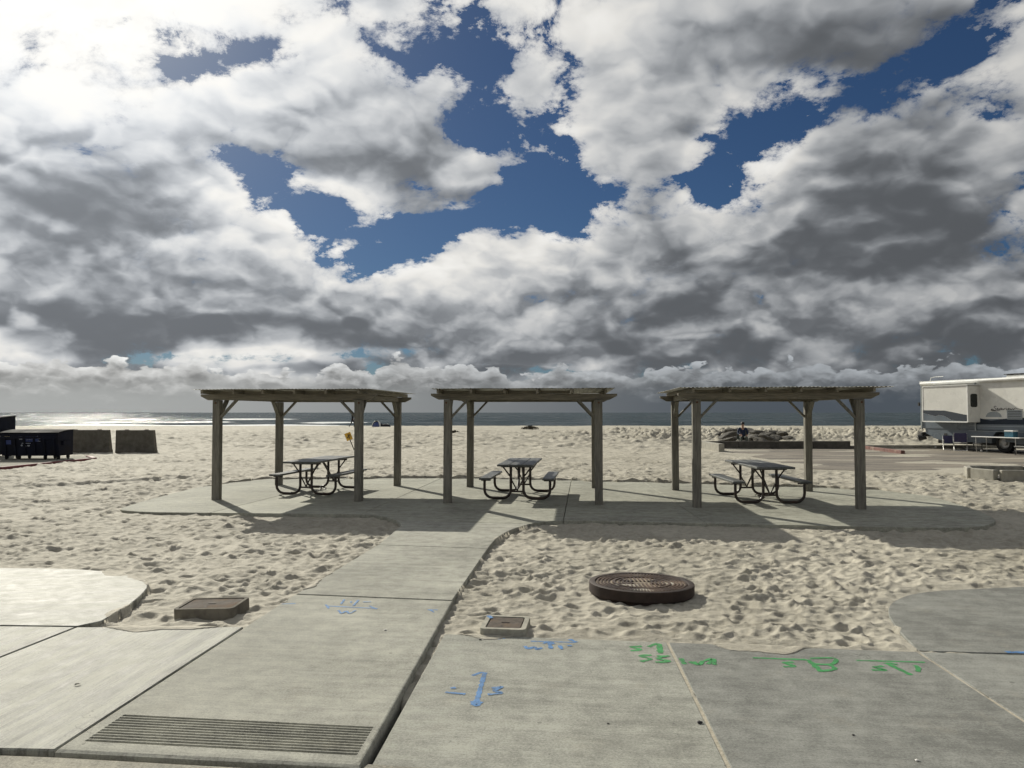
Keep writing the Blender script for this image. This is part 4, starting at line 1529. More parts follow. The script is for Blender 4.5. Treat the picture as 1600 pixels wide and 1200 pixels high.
lw = empty('low_wall', (9.75, 36.3, 0))
tag(lw, 'low L-shaped concrete wall at the corner of the parking area', 'wall')
MB().box(0, 0.27, 0, 3.3, -0.3, 0.36, bev=0.015).build('wall_leg', M_WALL, lw)
x = 0.0
for k in range(4):
    L = 1.92
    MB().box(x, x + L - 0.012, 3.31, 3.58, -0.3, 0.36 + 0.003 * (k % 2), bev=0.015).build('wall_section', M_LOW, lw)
    x += L
MB().box(x, x + 0.35, 3.32, 3.57, -0.3, 0.12, bev=0.015).build('wall_step', M_LOW, lw)
kb = empty('kerb', (18.0, 39.8, 0))
tag(kb, 'pale-topped concrete kerb running behind the motorhome', 'kerb')
for k in range(12):
    MB().box(k * 1.8, k * 1.8 + 1.79, 0, 0.16, -0.3, 0.15, bev=0.015).build('kerbstone', M_WALL, kb)
# red kerb
ka, kb_ = at(1340, 699, 0), at(1411, 708.5, 0)
rk = empty('red_kerb', (kb_.x, kb_.y, 0), math.atan2(ka.y - kb_.y, ka.x - kb_.x))
tag(rk, 'faded red painted kerb slanting across the parking area', 'kerb')
Lk = (ka - kb_).length
for k in range(3):
    MB().box(Lk / 3 * k, Lk / 3 * (k + 1) - 0.01, -0.09, 0.09, -0.2, 0.13, bev=0.02).build('kerbstone', M_REDK, rk)

# ------------------------------------------------------------------ square concrete fire pit
fp0 = at(1560, 752.5, -0.02)                                  # near corner
fp = empty('fire_pit', (fp0.x, fp0.y, 0), R(-6))
tag(fp, 'square concrete fire pit with a chipped corner at the right edge', 'fire pit')
T_ = 0.16
S_ = 1.55
# left wall runs away to the back left, the front wall along x
def fp_wall(p0, p1, name, top):
    a, b = Vector(p0), Vector(p1)
    MB().bar((a.x, a.y, top / 2 - 0.1), (b.x, b.y, top / 2 - 0.1), T_, top + 0.2, bev=0.02).build(name, M_WALL, fp)
fp_wall((0.06, 0.0, 0), (S_, 0.0, 0), 'pit_wall', 0.29)
fp_wall((-0.03, 0.05, 0), (-0.30, 0.78, 0), 'pit_wall', 0.29)
fp_wall((-0.30, 0.90, 0), (0.0, 1.75, 0), 'pit_wall', 0.285)
fp_wall((0.06, 1.80, 0), (S_, 1.80, 0), 'pit_wall', 0.29)
fp_wall((S_ + .08, 0.0, 0), (S_ + .08, 1.80, 0), 'pit_wall', 0.285)
MB().prism([(0.0, 0.05), (S_, 0.05), (S_, 1.75), (0.0, 1.75), (-0.22, 0.82)], -0.1, 0.06).build('ash_bed', simple('ash', (0.07, 0.065, 0.06), 0.95, var=0.4), fp)

# ------------------------------------------------------------------ waste pad, skips and barrier blocks on the left
M_WPAD = simple('waste pad concrete', (0.27, 0.26, 0.215), 0.95, spec=0.1, var=0.2, scale=3, bump=0.3)
wp = empty('waste_pad', (-18, 27, 0))
tag(wp, 'concrete pad under the waste skips with a dark red kerb', kind='structure')
unparent_offset(MB().prism(shrink(WASTE, 0.13), -0.3, 0.055, 0.01).build('slab', M_WPAD), wp)
for a, b_ in ((WASTE[0], WASTE[1]), (WASTE[1], WASTE[2]), (WASTE[2], WASTE[3])):
    a, b_ = Vector((a[0], a[1], -0.1)), Vector((b_[0], b_[1], -0.1))
    n = max(1, int((b_ - a).length / 1.8))
    for k in range(n):
        p0, p1 = lerp(a, b_, k / n), lerp(a, b_, (k + 0.992) / n)
        unparent_offset(MB().bar(p0, p1, 0.16, 0.36, bev=0.02).build('kerbstone', M_REDD), wp)

M_BIN = simple('dark blue bin steel', (0.007, 0.009, 0.019), 0.75, 0.0, spec=0.2, var=0.35, scale=4, bump=0.2, grime=(0.02, 0.016, 0.013, 0.6))
M_BINLID = simple('black plastic lid', (0.012, 0.012, 0.013), 0.9, spec=0.15, var=0.3, scale=4)
M_RUB = simple('black rubber', (0.012, 0.012, 0.012), 0.8)
M_STK = simple('pale sticker', (0.30, 0.33, 0.38), 0.5, var=0.3, scale=40)
M_STY = simple('tan sticker', (0.26, 0.22, 0.12), 0.5, var=0.3, scale=40)
M_STB = simple('blue sticker', (0.025, 0.045, 0.16), 0.5, var=0.3, scale=40)
def skip(loc, rz, L, Dp, H, label, lidh, stickers):
    root = empty('waste_skip', loc, rz)
    tag(root, label, 'dumpster', 'waste skips on the pad')
    z0 = 0.14
    # body tapers to the front and bottom
    prof = [(-Dp / 2 + 0.10, z0), (Dp / 2, z0), (Dp / 2, H), (-Dp / 2, H - 0.10), (-Dp / 2, H * 0.72)]
    mb = MB()
    n = len(prof)
    for x_ in (-L / 2, L / 2):
        mb.v += [(x_, y, z) for y, z in prof]
    mb.f += [tuple(range(n))[::-1], tuple(range(n, 2 * n))]
    for i in range(n):
        j = (i + 1) % n
        mb.f.append((i, j, n + j, n + i))
    body = mb.build('body', M_BIN, root)
    for k in range(6):
        xx = -L / 2 + 0.16 + k * (L - 0.32) / 5
        MB().bar((xx, -Dp / 2 + 0.085, z0 + 0.02), (xx, -Dp / 2 - 0.02, H * 0.72), 0.07, 0.05, up=(0, 1, 0)).build('rib', M_BIN, body)
    MB().bar((-L / 2 - 0.03, -Dp / 2 - 0.02, H * 0.76), (L / 2 + 0.03, -Dp / 2 - 0.02, H * 0.76), 0.07, 0.08).build('rail', M_BIN, body)
    for sx in (-1, 1):
        MB().box(sx * (L / 2 + 0.002) if sx > 0 else -L / 2 - 0.09, L / 2 + 0.09 if sx > 0 else -L / 2 - 0.002, -Dp * .28, Dp * .28, H * 0.50, H * 0.64).build('fork_pocket', M_BIN, body)
    half = L / 2
    for sx in (-1, 1):
        mb = MB()
        x0, x1 = (-half - 0.03, -0.01) if sx < 0 else (0.01, half + 0.03)
        m = 8
        for i in range(m + 1):
            t = i / m
            y = -Dp / 2 - 0.05 + (Dp + 0.07) * t
            z = H - 0.09 + 0.10 * t + lidh * math.sin(math.pi * t) + 0.02
            mb.v += [(x0, y, z), (x1, y, z), (x0, y, z - 0.03), (x1, y, z - 0.03)]
        for i in range(m):
            b = i * 4
            mb.f += [(b, b + 1, b + 5, b + 4), (b + 3, b + 2, b + 6, b + 7), (b, b + 4, b + 6, b + 2), (b + 1, b + 3, b + 7, b + 5)]
        mb.f += [(0, 2, 3, 1), (m * 4, m * 4 + 1, m * 4 + 3, m * 4 + 2)]
        mb.build('lid', M_BINLID, root)
    for sx in (-0.46, -0.24, 0.22, 0.45):
        for sy in (-0.26, 0.36):
            cs_ = MB().tube([(sx * L - 0.03, sy * Dp, 0.075), (sx * L + 0.03, sy * Dp, 0.075)], 0.075, 14).build('caster', M_RUB, root, 40)
            MB().box(sx * L - 0.045, sx * L + 0.045, sy * Dp - 0.05, sy * Dp + 0.05, 0.11, z0).build('caster_fork', M_BIN, cs_)
    for (x_, z_, w_, h_, mt) in stickers:
        y_ = -Dp / 2 + 0.10 - 0.10 * (z_ - z0) / (H * 0.72 - z0) - 0.004
        mb = MB().box(-w_ / 2, w_ / 2, -0.003, 0.0, -h_ / 2, h_ / 2)
        s = mb.build('sticker', mt, body)
        s.location = (x_, y_ - 0.002, z_)
        s.rotation_euler = (math.atan2(0.10, H * 0.72 - z0), 0, 0)
    return root
pA, pB = at(16, 721, 0.055), at(106, 720, 0.055)
midp = lerp(pA, pB, 0.5)
skip((midp.x - 0.92, 29.7, 0.055), R(1), 2.15, 1.05, 1.10, 'low dark blue waste skip with stickers, in front of the barrier blocks', 0.03,
     [(-0.82, 0.86, 0.20, 0.07, M_STY), (-0.82, 0.66, 0.26, 0.16, M_STB), (-0.32, 0.82, 0.12, 0.12, M_STK), (0.0, 0.84, 0.26, 0.025, M_STK), (0.0, 0.76, 0.24, 0.02, M_STK),
      (0.32, 0.84, 0.03, 0.10, M_STK), (0.36, 0.80, 0.12, 0.025, M_STK), (0.36, 0.70, 0.10, 0.02, M_STK), (-0.12, 0.62, 0.34, 0.022, M_STK), (-0.30, 0.54, 0.06, 0.06, M_STK), (-0.16, 0.52, 0.05, 0.05, M_STK), (-0.04, 0.53, 0.09, 0.05, M_STK), (0.1, 0.78, 0.5, 0.2, M_STB)])
skip((at(17, 700, 0.0).x * 31.0 / at(17, 700, 0.0).y - 1.45, 31.3, 0.0), R(1), 2.0, 1.3, 1.68, 'tall dark waste skip cut by the left edge of the picture', 0.02, [])

M_BLK = simple('weathered shade-darkened barrier concrete', (0.135, 0.125, 0.104), 0.95, spec=0.2, var=0.3, scale=4, bump=0.5, bdist=0.012, grime=(0.07, 0.065, 0.05, 0.6))  # base colour lowered to carry the blocks' shade; the grime is wear
def barrier(u0, u1, vb, label, rz):
    p0, p1 = at(u0, vb, 0.0), at(u1, vb, 0.0)
    L = (p1 - p0).length
    root = empty('barrier_block', (p0.x, p0.y, 0), rz)
    tag(root, label, 'barrier', 'concrete barrier blocks')
    h = 1.04
    prof = [(-0.02, -0.3), (-0.02, 0.10), (0.0, 0.16), (0.02, h - 0.03), (0.05, h), (0.20, h), (0.22, h - 0.03), (0.26, 0.16), (0.30, 0.10), (0.30, -0.3)]
    mb = MB()
    n = len(prof)
    for x_, tp in ((0, 0.0), (L, 0.0)):
        mb.v += [(x_ - (0.10 * max(0, z) if x_ > 0 else 0), y, z) for y, z in prof]
    mb.f += [tuple(range(n))[::-1], tuple(range(n, 2 * n))]
    for i in range(n):
        j = (i + 1) % n
        mb.f.append((i, j, n + j, n + i))
    mb.build('block', M_BLK, root)
    for k in (0.25, 0.75):
        pts = [(L * k - 0.12, 0.15, h - 0.02), (L * k - 0.10, 0.15, h + 0.015), (L * k + 0.08, 0.15, h + 0.015), (L * k + 0.10, 0.15, h - 0.02)]
        MB().tube(pts, 0.014, 6).build('lifting_loop', M_BOLT, root)
barrier(96, 171, 707.5, 'dark concrete barrier block just behind the low blue skip', R(1))
barrier(180, 242, 708, 'dark concrete barrier block standing apart on the right of the skips', R(0))

# ------------------------------------------------------------------ motorhome
def mat_paint(name, col, rough=0.32):
    return simple(name, col, rough, var=0.07, scale=2.5, bump=0.03, grime=(col[0] * .55, col[1] * .53, col[2] * .48, 0.35))
M_RVW = mat_paint('cream motorhome panel', (0.70, 0.69, 0.64))
M_RVG = mat_paint('blue-grey motorhome panel', (0.13, 0.155, 0.18))
M_RVB = mat_paint('dark teal graphic', (0.004, 0.012, 0.026), 0.65)
M_RVL = mat_paint('light grey graphic', (0.30, 0.33, 0.34))
M_WHITE = mat_paint('white trim', (0.78, 0.78, 0.75))
M_GLASS = simple('dark window glass', (0.012, 0.016, 0.014), 0.08, var=0.2, bump=0)
M_BLACK = simple('black plastic', (0.015, 0.015, 0.016), 0.6)
M_STEEL = simple('wheel steel', (0.35, 0.35, 0.34), 0.4, 0.7, var=0.2)
RVY = 40.0
RVX = (1438 - 800) / FPX * RVY
PHI = R(74)
rv = empty('motorhome', (RVX, RVY, -0.02), -PHI)
tag(rv, 'cream and blue-grey motorhome with wave graphics parked at the right edge', 'motorhome')
def rv_sz(u, v, dep=0.0):
    """side-wall coordinates (s, z) seen at a photo pixel, dep metres proud of the wall"""
    t = Vector((math.cos(PHI), -math.sin(PHI)))
    n = Vector((-math.sin(PHI), -math.cos(PHI)))
    k = (u - 800) / FPX
    ox, oy = RVX + n.x * dep, RVY + n.y * dep
    s = (k * oy - ox) / (t.x - k * t.y)
    Yd = oy + t.y * s
    cp, sp = math.cos(PITCH), math.sin(PITCH)
    dy = (600 - v) / FPX
    z = EYE + (sp + dy * cp) / (cp - dy * sp) * Yd
    return s, z + 0.02
LEN, WID, ZT = 10.4, 2.45, 3.42
def xzprism(poly, y0, y1, mat, name, par):
    """polygon in (s, z) extruded from y0 to y1"""
    n = len(poly)
    ar = sum(poly[i][0] * poly[(i + 1) % n][1] - poly[(i + 1) % n][0] * poly[i][1] for i in range(n))
    if ar < 0: poly = poly[::-1]
    mb = MB()
    mb.v += [(a, y0, b) for a, b in poly] + [(a, y1, b) for a, b in poly]
    mb.f += [tuple(range(n)), tuple(range(n, 2 * n))[::-1]]
    for i in range(n):
        j = (i + 1) % n
        mb.f.append((j, i, n + i, n + j))
    return mb.build(name, mat, par)
zfl = rv_sz(1545, 662)[1]
xzprism([(0.0, 1.05), (0.03, ZT - 0.10), (0.12, ZT), (LEN - 0.3, ZT), (LEN, ZT - 0.8), (LEN, 1.05)], 0.0, WID, M_RVW, 'body', rv)
# lower body with rear slope and wheel arch
sw, zw = rv_sz(1565.5, 690.5)
zw = 0.46
arch = [(sw + 0.62 * math.cos(R(a)), zw + 0.62 * math.sin(R(a))) for a in range(180, -1, -15)]
low = [(0.25, 1.05), (0.30, 0.80), (0.95, 0.52), (1.7, 0.44), (sw - 0.62, 0.42)] + [p for p in arch if p[1] >= 0.42] + [(sw + 0.62, 0.42), (LEN - 2.9, 0.42), (LEN - 0.2, 0.5), (LEN, 1.05)]
xzprism(low, 0.03, WID - 0.03, M_RVG, 'skirt', rv)
# painted wave graphics
xzprism([(0.02, 1.05), (0.02, 1.72), (3.2, 1.55), (LEN, 1.58), (LEN, 1.05)], -0.004, 0.002, M_RVG, 'graphic_band', rv)
xzprism([(2.9, 1.70), (3.6, 1.58), (4.2, 1.48), (4.8, 1.56), (5.4, 1.62), (LEN, 1.66), (LEN, 1.34), (3.4, 1.30)], -0.009, 0.0, M_RVB, 'graphic_wave', rv)
cs0, cz0 = rv_sz(1552, 650)
sunp = [(cs0 + 0.42 * math.cos(R(a)), cz0 - 0.05 + 0.26 * math.sin(R(a))) for a in range(0, 181, 12)]
xzprism(sunp, -0.007, 0.0, M_RVL, 'graphic_sun', rv)
# horizontal mouldings
for z_ in (1.22, 0.98):
    MB().box(2.95, LEN, -0.018, 0.0, z_ - 0.012, z_ + 0.012).build('moulding', M_RVL, rv)
# roof edge rail and awning roll
aw = MB().tube([(0.15, -0.10, ZT - 0.08), (LEN - 1.2, -0.10, ZT + 0.0)], 0.085, 12).build('awning', M_WHITE, rv, 50)
for s_ in (0.10, 3.36, LEN - 1.2):
    MB().bar((s_, -0.035, ZT - 0.06), (s_, -0.035, 1.0), 0.045, 0.05, up=(0, 1, 0)).build('awning_arm', M_RVL, rv)
MB().box(-0.02, LEN - 0.4, -0.02, 0.05, ZT - 0.02, ZT + 0.05).build('roof_edge', M_WHITE, rv)
MB().tube([(0.35, 0.3, ZT), (0.40, 0.3, ZT + 0.22), (0.62, 0.3, ZT + 0.26), (1.2, 0.3, ZT + 0.27)], 0.018, 6).build('ladder_rail', M_WHITE, rv, 60)
s_, z_ = rv_sz(1582, 592)
rvent = MB().box(4.55, 5.75, 0.5, 1.4, ZT, ZT + 0.20, bev=0.05).build('roof_unit', M_WHITE, rv)
MB().box(4.50, 5.80, 0.46, 1.44, ZT + 0.202, ZT + 0.235).build('unit_lid', M_BLACK, rvent)
# slide-out room
DEP = 0.72
s0_, ztop = rv_sz(1441, 605, DEP)
s1_, zbot = rv_sz(1512, 660, DEP)
sl = MB().box(s0_, s1_, -DEP, 0.02, zbot, ztop, bev=0.02).build('slide_out', M_RVW, rv)
e = 0.045
for poly in ([(s0_ - .01, zbot), (s0_ - .01, ztop), (s0_ + e, ztop), (s0_ + e, zbot)], [(s1_ - e, zbot), (s1_ - e, ztop), (s1_ + .01, ztop), (s1_ + .01, zbot)],
             [(s0_ + e, ztop - e), (s0_ + e, ztop + .01), (s1_ - e, ztop + .01), (s1_ - e, ztop - e)], [(s0_ + e, zbot - .01), (s0_ + e, zbot + e), (s1_ - e, zbot + e), (s1_ - e, zbot - .01)]):
    xzprism(poly, -DEP - 0.015, -DEP + 0.01, M_WHITE, 'slide_trim', sl)
zz1, zz2 = rv_sz(1441, 641, DEP)[1], rv_sz(1511, 648.5, DEP)[1]
wv = [(s0_ + e, zz1), ((s0_ + s1_) / 2, zz1 - 0.02), (s1_ - e, zz2), (s1_ - e, zbot + e), ((s0_ * .35 + s1_ * .65), zbot + 0.10), ((s0_ * .5 + s1_ * .5), zbot + 0.30), ((s0_ * .62 + s1_ * .38), zbot + 0.34), ((s0_ * .7 + s1_ * .3), zbot + 0.29), (s0_ + e, zz1 - 0.14)]
xzprism(wv, -DEP - 0.008, -DEP + 0.0, M_RVB, 'slide_wave', sl)
lo_ = [(s0_ + e, zz1 - 0.15), ((s0_ * .7 + s1_ * .3), zbot + 0.28), ((s0_ * .62 + s1_ * .38), zbot + 0.33), ((s0_ * .5 + s1_ * .5), zbot + 0.29), ((s0_ * .35 + s1_ * .65), zbot + 0.09), (s1_ - e - .1, zbot + e + .003), (s0_ + e, zbot + e + .003)]
xzprism(lo_, -DEP - 0.005, -DEP + 0.0, M_RVG, 'slide_panel', sl)
# side window of the slide-out (rounded, on its right face)
wz0, wz1 = rv_sz(1518, 636, DEP)[1], rv_sz(1518, 615, DEP)[1]
mb = MB()
ol = [(-DEP * .5 + a, (wz0 + wz1) / 2 + b) for a, b in rrect(0.20, (wz1 - wz0) / 2, 0.09)]
n = len(ol)
mb.v += [(s1_ + 0.012, a, b) for a, b in ol] + [(s1_ - 0.01, a, b) for a, b in ol]
mb.f += [tuple(range(n)), tuple(range(n, 2 * n))[::-1]] + [((i + 1) % n, i, n + i, n + (i + 1) % n) for i in range(n)]
mb.build('slide_window', M_GLASS, sl)
MB().box(s0_ + .02, s1_ + 0.05, -DEP - 0.05, 0.0, ztop + 0.012, ztop + 0.045).build('slide_canopy', M_WHITE, sl)
# fridge vent
va, vz1 = rv_sz(1573, 645)
vb__, vz0 = rv_sz(1597, 655.5)
vt = MB().box(va, vb__, -0.012, 0.0, vz0, vz1 + 0.12).build('vent', M_RVL, rv)
for k in range(5):
    z_ = vz0 + 0.05 + k * (vz1 + 0.04 - vz0) / 4.6
    MB().box(va + 0.05, vb__ - 0.05, -0.020, -0.0125, z_, z_ + 0.022).build('louvre', M_BLACK, vt)
# script name on the side
ta, tz = rv_sz(1550, 639)
tb, _ = rv_sz(1590, 639)
def script_name(parent):
    sc_ = (tb - ta)
    mb = MB()
    L_ = [
        [(0.17, 0.13), (0.13, 0.17), (0.08, 0.15), (0.09, 0.11), (0.15, 0.07), (0.14, 0.02), (0.06, 0.0), (-0.03, 0.03), (-0.01, 0.06), (0.06, 0.03)],   # S
        [(0.18, 0.04), (0.24, 0.07), (0.22, 0.09), (0.19, 0.06), (0.22, 0.02), (0.28, 0.04)],               # e
        [(0.38, 0.08), (0.33, 0.09), (0.30, 0.04), (0.34, 0.02), (0.38, 0.08), (0.38, 0.03), (0.42, 0.03)], # a
        [(0.42, 0.08), (0.46, 0.02), (0.51, 0.09), (0.54, 0.08)],                                           # v
        [(0.57, 0.08), (0.57, 0.03), (0.61, 0.03)], [(0.575, 0.125), (0.585, 0.13)],                         # i
        [(0.62, 0.04), (0.68, 0.07), (0.66, 0.09), (0.63, 0.06), (0.66, 0.02), (0.72, 0.04)],               # e
        [(0.72, 0.08), (0.75, 0.02), (0.80, 0.07), (0.84, 0.02), (0.89, 0.09), (1.0, 0.06), (1.2, 0.03)],    # w
        [(-0.06, 0.015), (0.10, -0.02), (0.30, -0.005)],                                                    # swash
    ]
    for ln in L_:
        pts = smooth_poly([Vector((ta + a * sc_, -0.006, tz - 0.07 + b * sc_ * 0.9)) for a, b in ln], 4)
        mb.tube(pts, 0.011, 5)
    return mb.build('script_lettering', M_BLACK, parent, 60)
script_name(rv)
# wheel
wh = empty('wheel', (sw, 0.12, zw))
wh.parent = rv
def yl(prof, mat, name, par, seg=36):
    """profile (r, y) turned round the y axis"""
    mb = MB().lathe(prof, seg)
    mb.v = [(a, c_, b) for a, b, c_ in mb.v]
    return mb.build(name, mat, par, 40)
yl([(0.27, 0.20), (0.44, 0.19), (0.46, 0.14), (0.46, 0.02), (0.44, -0.05), (0.30, -0.07), (0.27, -0.02)], M_RUB, 'tyre', wh)
yl([(0.275, -0.06), (0.265, -0.02), (0.22, 0.02), (0.12, 0.02), (0.11, -0.04), (0.05, -0.055), (0.0, -0.055)], M_STEEL, 'rim', wh)
# rear details: bumper, tail pipe, mirror-like lamp
MB().box(-0.16, -0.005, 0.1, WID - 0.1, 0.62, 0.84, bev=0.03).build('bumper', M_BLACK, rv)
mb = MB().tube([(-0.02, 0.35, 0.62), (-0.28, 0.10, 0.53)], 0.16, 14)
mb.build('hose_carrier', M_BLACK, rv, 50)
MB().box(-0.10, 0.0, -0.08, 0.0, 2.20, 2.38).build('lamp', M_BLACK, rv)
MB().box(1.45, 1.62, 0.012, 0.03, 0.70, 0.82).build('socket_hatch', M_BLACK, rv)
for k in range(3):
    MB().box(4.9 + k * 1.15, 4.9 + k * 1.15 + 1.05, 0.014, 0.031, 0.50, 0.94).build('locker_door', M_RVG, rv)
# underfloor so that daylight does not show beneath
MB().box(0.6, LEN - 0.8, 0.5, WID - 0.3, 0.30, 0.60).build('chassis', M_BLACK, rv)
for s2 in (sw, LEN - 2.2):
    far = empty('wheel', (s2, WID - 0.12, zw))
    far.rotation_euler = (0, 0, math.pi)
    far.parent = rv
    yl([(0.27, 0.20), (0.44, 0.19), (0.46, 0.14), (0.46, 0.02), (0.44, -0.05), (0.30, -0.07), (0.27, -0.02)], M_RUB, 'tyre', far)
    yl([(0.275, -0.06), (0.265, -0.02), (0.22, 0.02), (0.12, 0.02), (0.11, -0.04), (0.0, -0.055)], M_STEEL, 'rim', far)
near2 = empty('wheel', (LEN - 2.2, 0.12, zw))
near2.parent = rv
yl([(0.27, 0.20), (0.44, 0.19), (0.46, 0.14), (0.46, 0.02), (0.44, -0.05), (0.30, -0.07), (0.27, -0.02)], M_RUB, 'tyre', near2)
yl([(0.275, -0.06), (0.265, -0.02), (0.22, 0.02), (0.12, 0.02), (0.11, -0.04), (0.0, -0.055)], M_STEEL, 'rim', near2)

# ------------------------------------------------------------------ camp things in front of the motorhome
M_ALU = simple('white tube', (0.75, 0.74, 0.70), 0.35, 0.2, var=0.1, bump=0)
M_NAVY = simple('navy purple fabric', (0.055, 0.052, 0.115), 0.85, var=0.25, scale=20)
M_TEAL = simple('teal fabric', (0.03, 0.11, 0.16), 0.8, var=0.3, scale=20)
M_GREYF = simple('pale grey webbing', (0.42, 0.42, 0.40), 0.85, var=0.2, scale=20)
ZL = -0.01
ft0 = at(1519, 704.5, ZL)
ft = empty('folding_table', (ft0.x, ft0.y - 1.2, ZL), R(-74))
ft.location = (ft0.x * (ft0.y - 1.0) / ft0.y, ft0.y - 1.0, ZL)
tag(ft, 'long white folding table standing along the motorhome', 'table')
MB().box(-0.05, 2.45, 0.0, 0.74, 0.70, 0.742, bev=0.01).build('table_top', M_WHITE, ft)
for s_ in (0.15, 2.2):
    MB().tube([(s_, 0.06, 0.70), (s_ + 0.03, 0.06, 0.01), (s_ + 0.03, 0.68, 0.01), (s_, 0.68, 0.70)], 0.014, 6).build('leg', M_ALU, ft, 60)
jar = empty('cooler_box', (0, 0, 0))
p = Vector((1.75, 0.35, 0.742))
wm = Matrix.Translation(ft.location) @ Matrix.Rotation(R(-74), 4, 'Z')
jar.location = wm @ p
jar.rotation_euler = (0, 0, R(-70))
tag(jar, 'small teal cooler with white lid standing on the folding table', 'cooler')
MB().box(-0.22, 0.22, -0.15, 0.15, 0.0, 0.24, bev=0.02).build('tub', M_TEAL, jar)
MB().box(-0.23, 0.23, -0.16, 0.16, 0.242, 0.31, bev=0.02).build('lid', M_WHITE, jar)

def lawn_chair(loc, rz, fabric, seatmat, label, s=1.0):
    root = empty('folding_chair', loc, rz)
    root.scale = (s, s, s)
    tag(root, label, 'chair', 'folding chairs by the motorhome')
    w = 0.27
    for sx in (-w, w):
        MB().tube([(sx, 0.26, 0.014), (sx, -0.24, 0.40), (sx, -0.28, 0.60)], 0.014, 6).build('leg', M_ALU, root, 60)
        MB().tube([(sx, -0.30, 0.014), (sx, 0.18, 0.42), (sx * .96, 0.34, 0.86)], 0.014, 6).build('back_upright', M_ALU, root, 60)
        MB().bar((sx, -0.30, 0.61), (sx, 0.26, 0.61), 0.045, 0.025).build('arm', M_ALU, root)
    MB().tube([(-w, -0.30, 0.014), (w, -0.30, 0.014)], 0.014, 6).build('foot_bar', M_ALU, root, 60)
    MB().tube([(-w, 0.26, 0.014), (w, 0.26, 0.014)], 0.014, 6).build('foot_bar', M_ALU, root, 60)
    MB().bar((0, -0.24, 0.40), (0, 0.20, 0.38), 2 * w, 0.02).build('seat', seatmat, root)
    MB().bar((0, 0.20, 0.42), (0, 0.34, 0.86), 2 * w, 0.022, up=(0, 1, 0)).build('backrest', fabric, root)
    return root
c1 = at(1501, 704.2, ZL)
lawn_chair((c1.x, c1.y, ZL), R(150), M_NAVY, M_GREYF, 'white-framed folding chair with navy purple back beside the folding table')
c2 = at(1482, 703.2, ZL)
lawn_chair((c2.x, c2.y, ZL), R(-25), M_NAVY, M_TEAL, 'smaller folding chair with teal seat left of the navy purple one', 0.82)
# stools and a low bench
def stool(u, v, label, top):
    p = at(u, v, ZL)
    root = empty('camp_stool', (p.x, p.y, ZL), R(-40))
    tag(root, label, 'stool', 'camp stools under the table')
    MB().box(-0.20, 0.20, -0.16, 0.16, 0.36, 0.40, bev=0.015).build('seat', top, root)
    for sx in (-1, 1):
        MB().tube([(sx * 0.17, -0.13, 0.36), (sx * 0.17, 0.15, 0.012)], 0.012, 6).build('leg', M_BLACK, root, 60)
        MB().tube([(sx * 0.17, 0.13, 0.36), (sx * 0.17, -0.15, 0.012)], 0.012, 6).build('leg', M_BLACK, root, 60)
stool(1528, 705, 'camp stool with pale seat under the left end of the folding table', M_GREYF)
stool(1594, 711.5, 'low camp stool at the right edge in front of the folding table', M_GREYF)
def ball(u, v, r, mat, name, label, cat):
    p = at(u, v, ZL)
    mb = MB()
    prof = [(max(0.001, r * math.sin(math.pi * i / 8)), r - r * math.cos(math.pi * i / 8)) for i in range(9)]
    o = mb.lathe(prof, 14).build(name, mat, None, 180)
    o.location = (p.x, p.y, ZL)
    tag(o, label, cat)
ball(1533.5, 706, 0.055, M_GUM, 'ball', 'small white ball on the asphalt below the folding table', 'ball')
ball(1462, 700.5, 0.06, M_GUM, 'ball', 'small white ball on the asphalt left of the teal chair', 'ball')

# ------------------------------------------------------------------ yellow warning sign on a leaning stake
M_YEL = simple('yellow sign', (0.62, 0.36, 0.03), 0.5, var=0.15, scale=12)
M_STAKE = simple('dark stake', (0.035, 0.030, 0.025), 0.7)
b0 = at(553, 703, 0.0)
sg = empty('warning_sign', (b0.x, b0.y, sand_z(b0.x, b0.y)))
sg.rotation_euler = (0, R(-22), R(5))
tag(sg, 'small yellow sign on a leaning stake behind the leftmost shelter', 'sign')
MB().tube([(0, 0, -0.2), (0, 0, 0.86)], 0.022, 8).build('stake', M_STAKE, sg, 60)
pl = MB().box(-0.15, 0.15, -0.045, -0.023, 0.50, 0.88, bev=0.006).build('sign_plate', M_YEL, sg)
mk = MB().box(-0.02, 0.03, -0.049, -0.0455, 0.58, 0.80)
mk.box(-0.09, -0.05, -0.049, -0.0455, 0.62, 0.70)
mk.box(0.05, 0.09, -0.049, -0.0455, 0.66, 0.78)
mk.build('symbol', M_STAKE, pl)

# ------------------------------------------------------------------ rocks and driftwood on the berm
M_ROCK = simple('dark beach rock', (0.065, 0.058, 0.046), 0.85, var=0.4, scale=3, bump=0.6, bdist=0.03)
def rock_mesh(seed):
    r_ = np.random.RandomState(seed)
    bm = bmesh.new()
    bmesh.ops.create_icosphere(bm, subdivisions=3, radius=1.0)
    for v in bm.verts:
        c_ = v.co.copy()
        k = 1.0
        for i in range(5):
            d = Vector(r_.uniform(-1, 1, 3)).normalized() if i < 0 else DIRS[seed % 3][i]
            k = min(k, (0.50 + 0.07 * i) / max(0.25, c_.dot(d)))
        v.co = c_ * k * (1 + 0.07 * math.sin(5 * c_.x + seed) * math.sin(6 * c_.y) + 0.04 * math.sin(13 * c_.z + 9 * c_.x))
    me = bpy.data.meshes.new('rock')
    bm.to_mesh(me)
    bm.free()
    me.materials.append(M_ROCK)
    return me
_r = np.random.RandomState(3)
DIRS = [[Vector(_r.uniform(-1, 1, 3)).normalized() for _ in range(5)] for _ in range(3)]
RM_ = [rock_mesh(k) for k in range(3)]
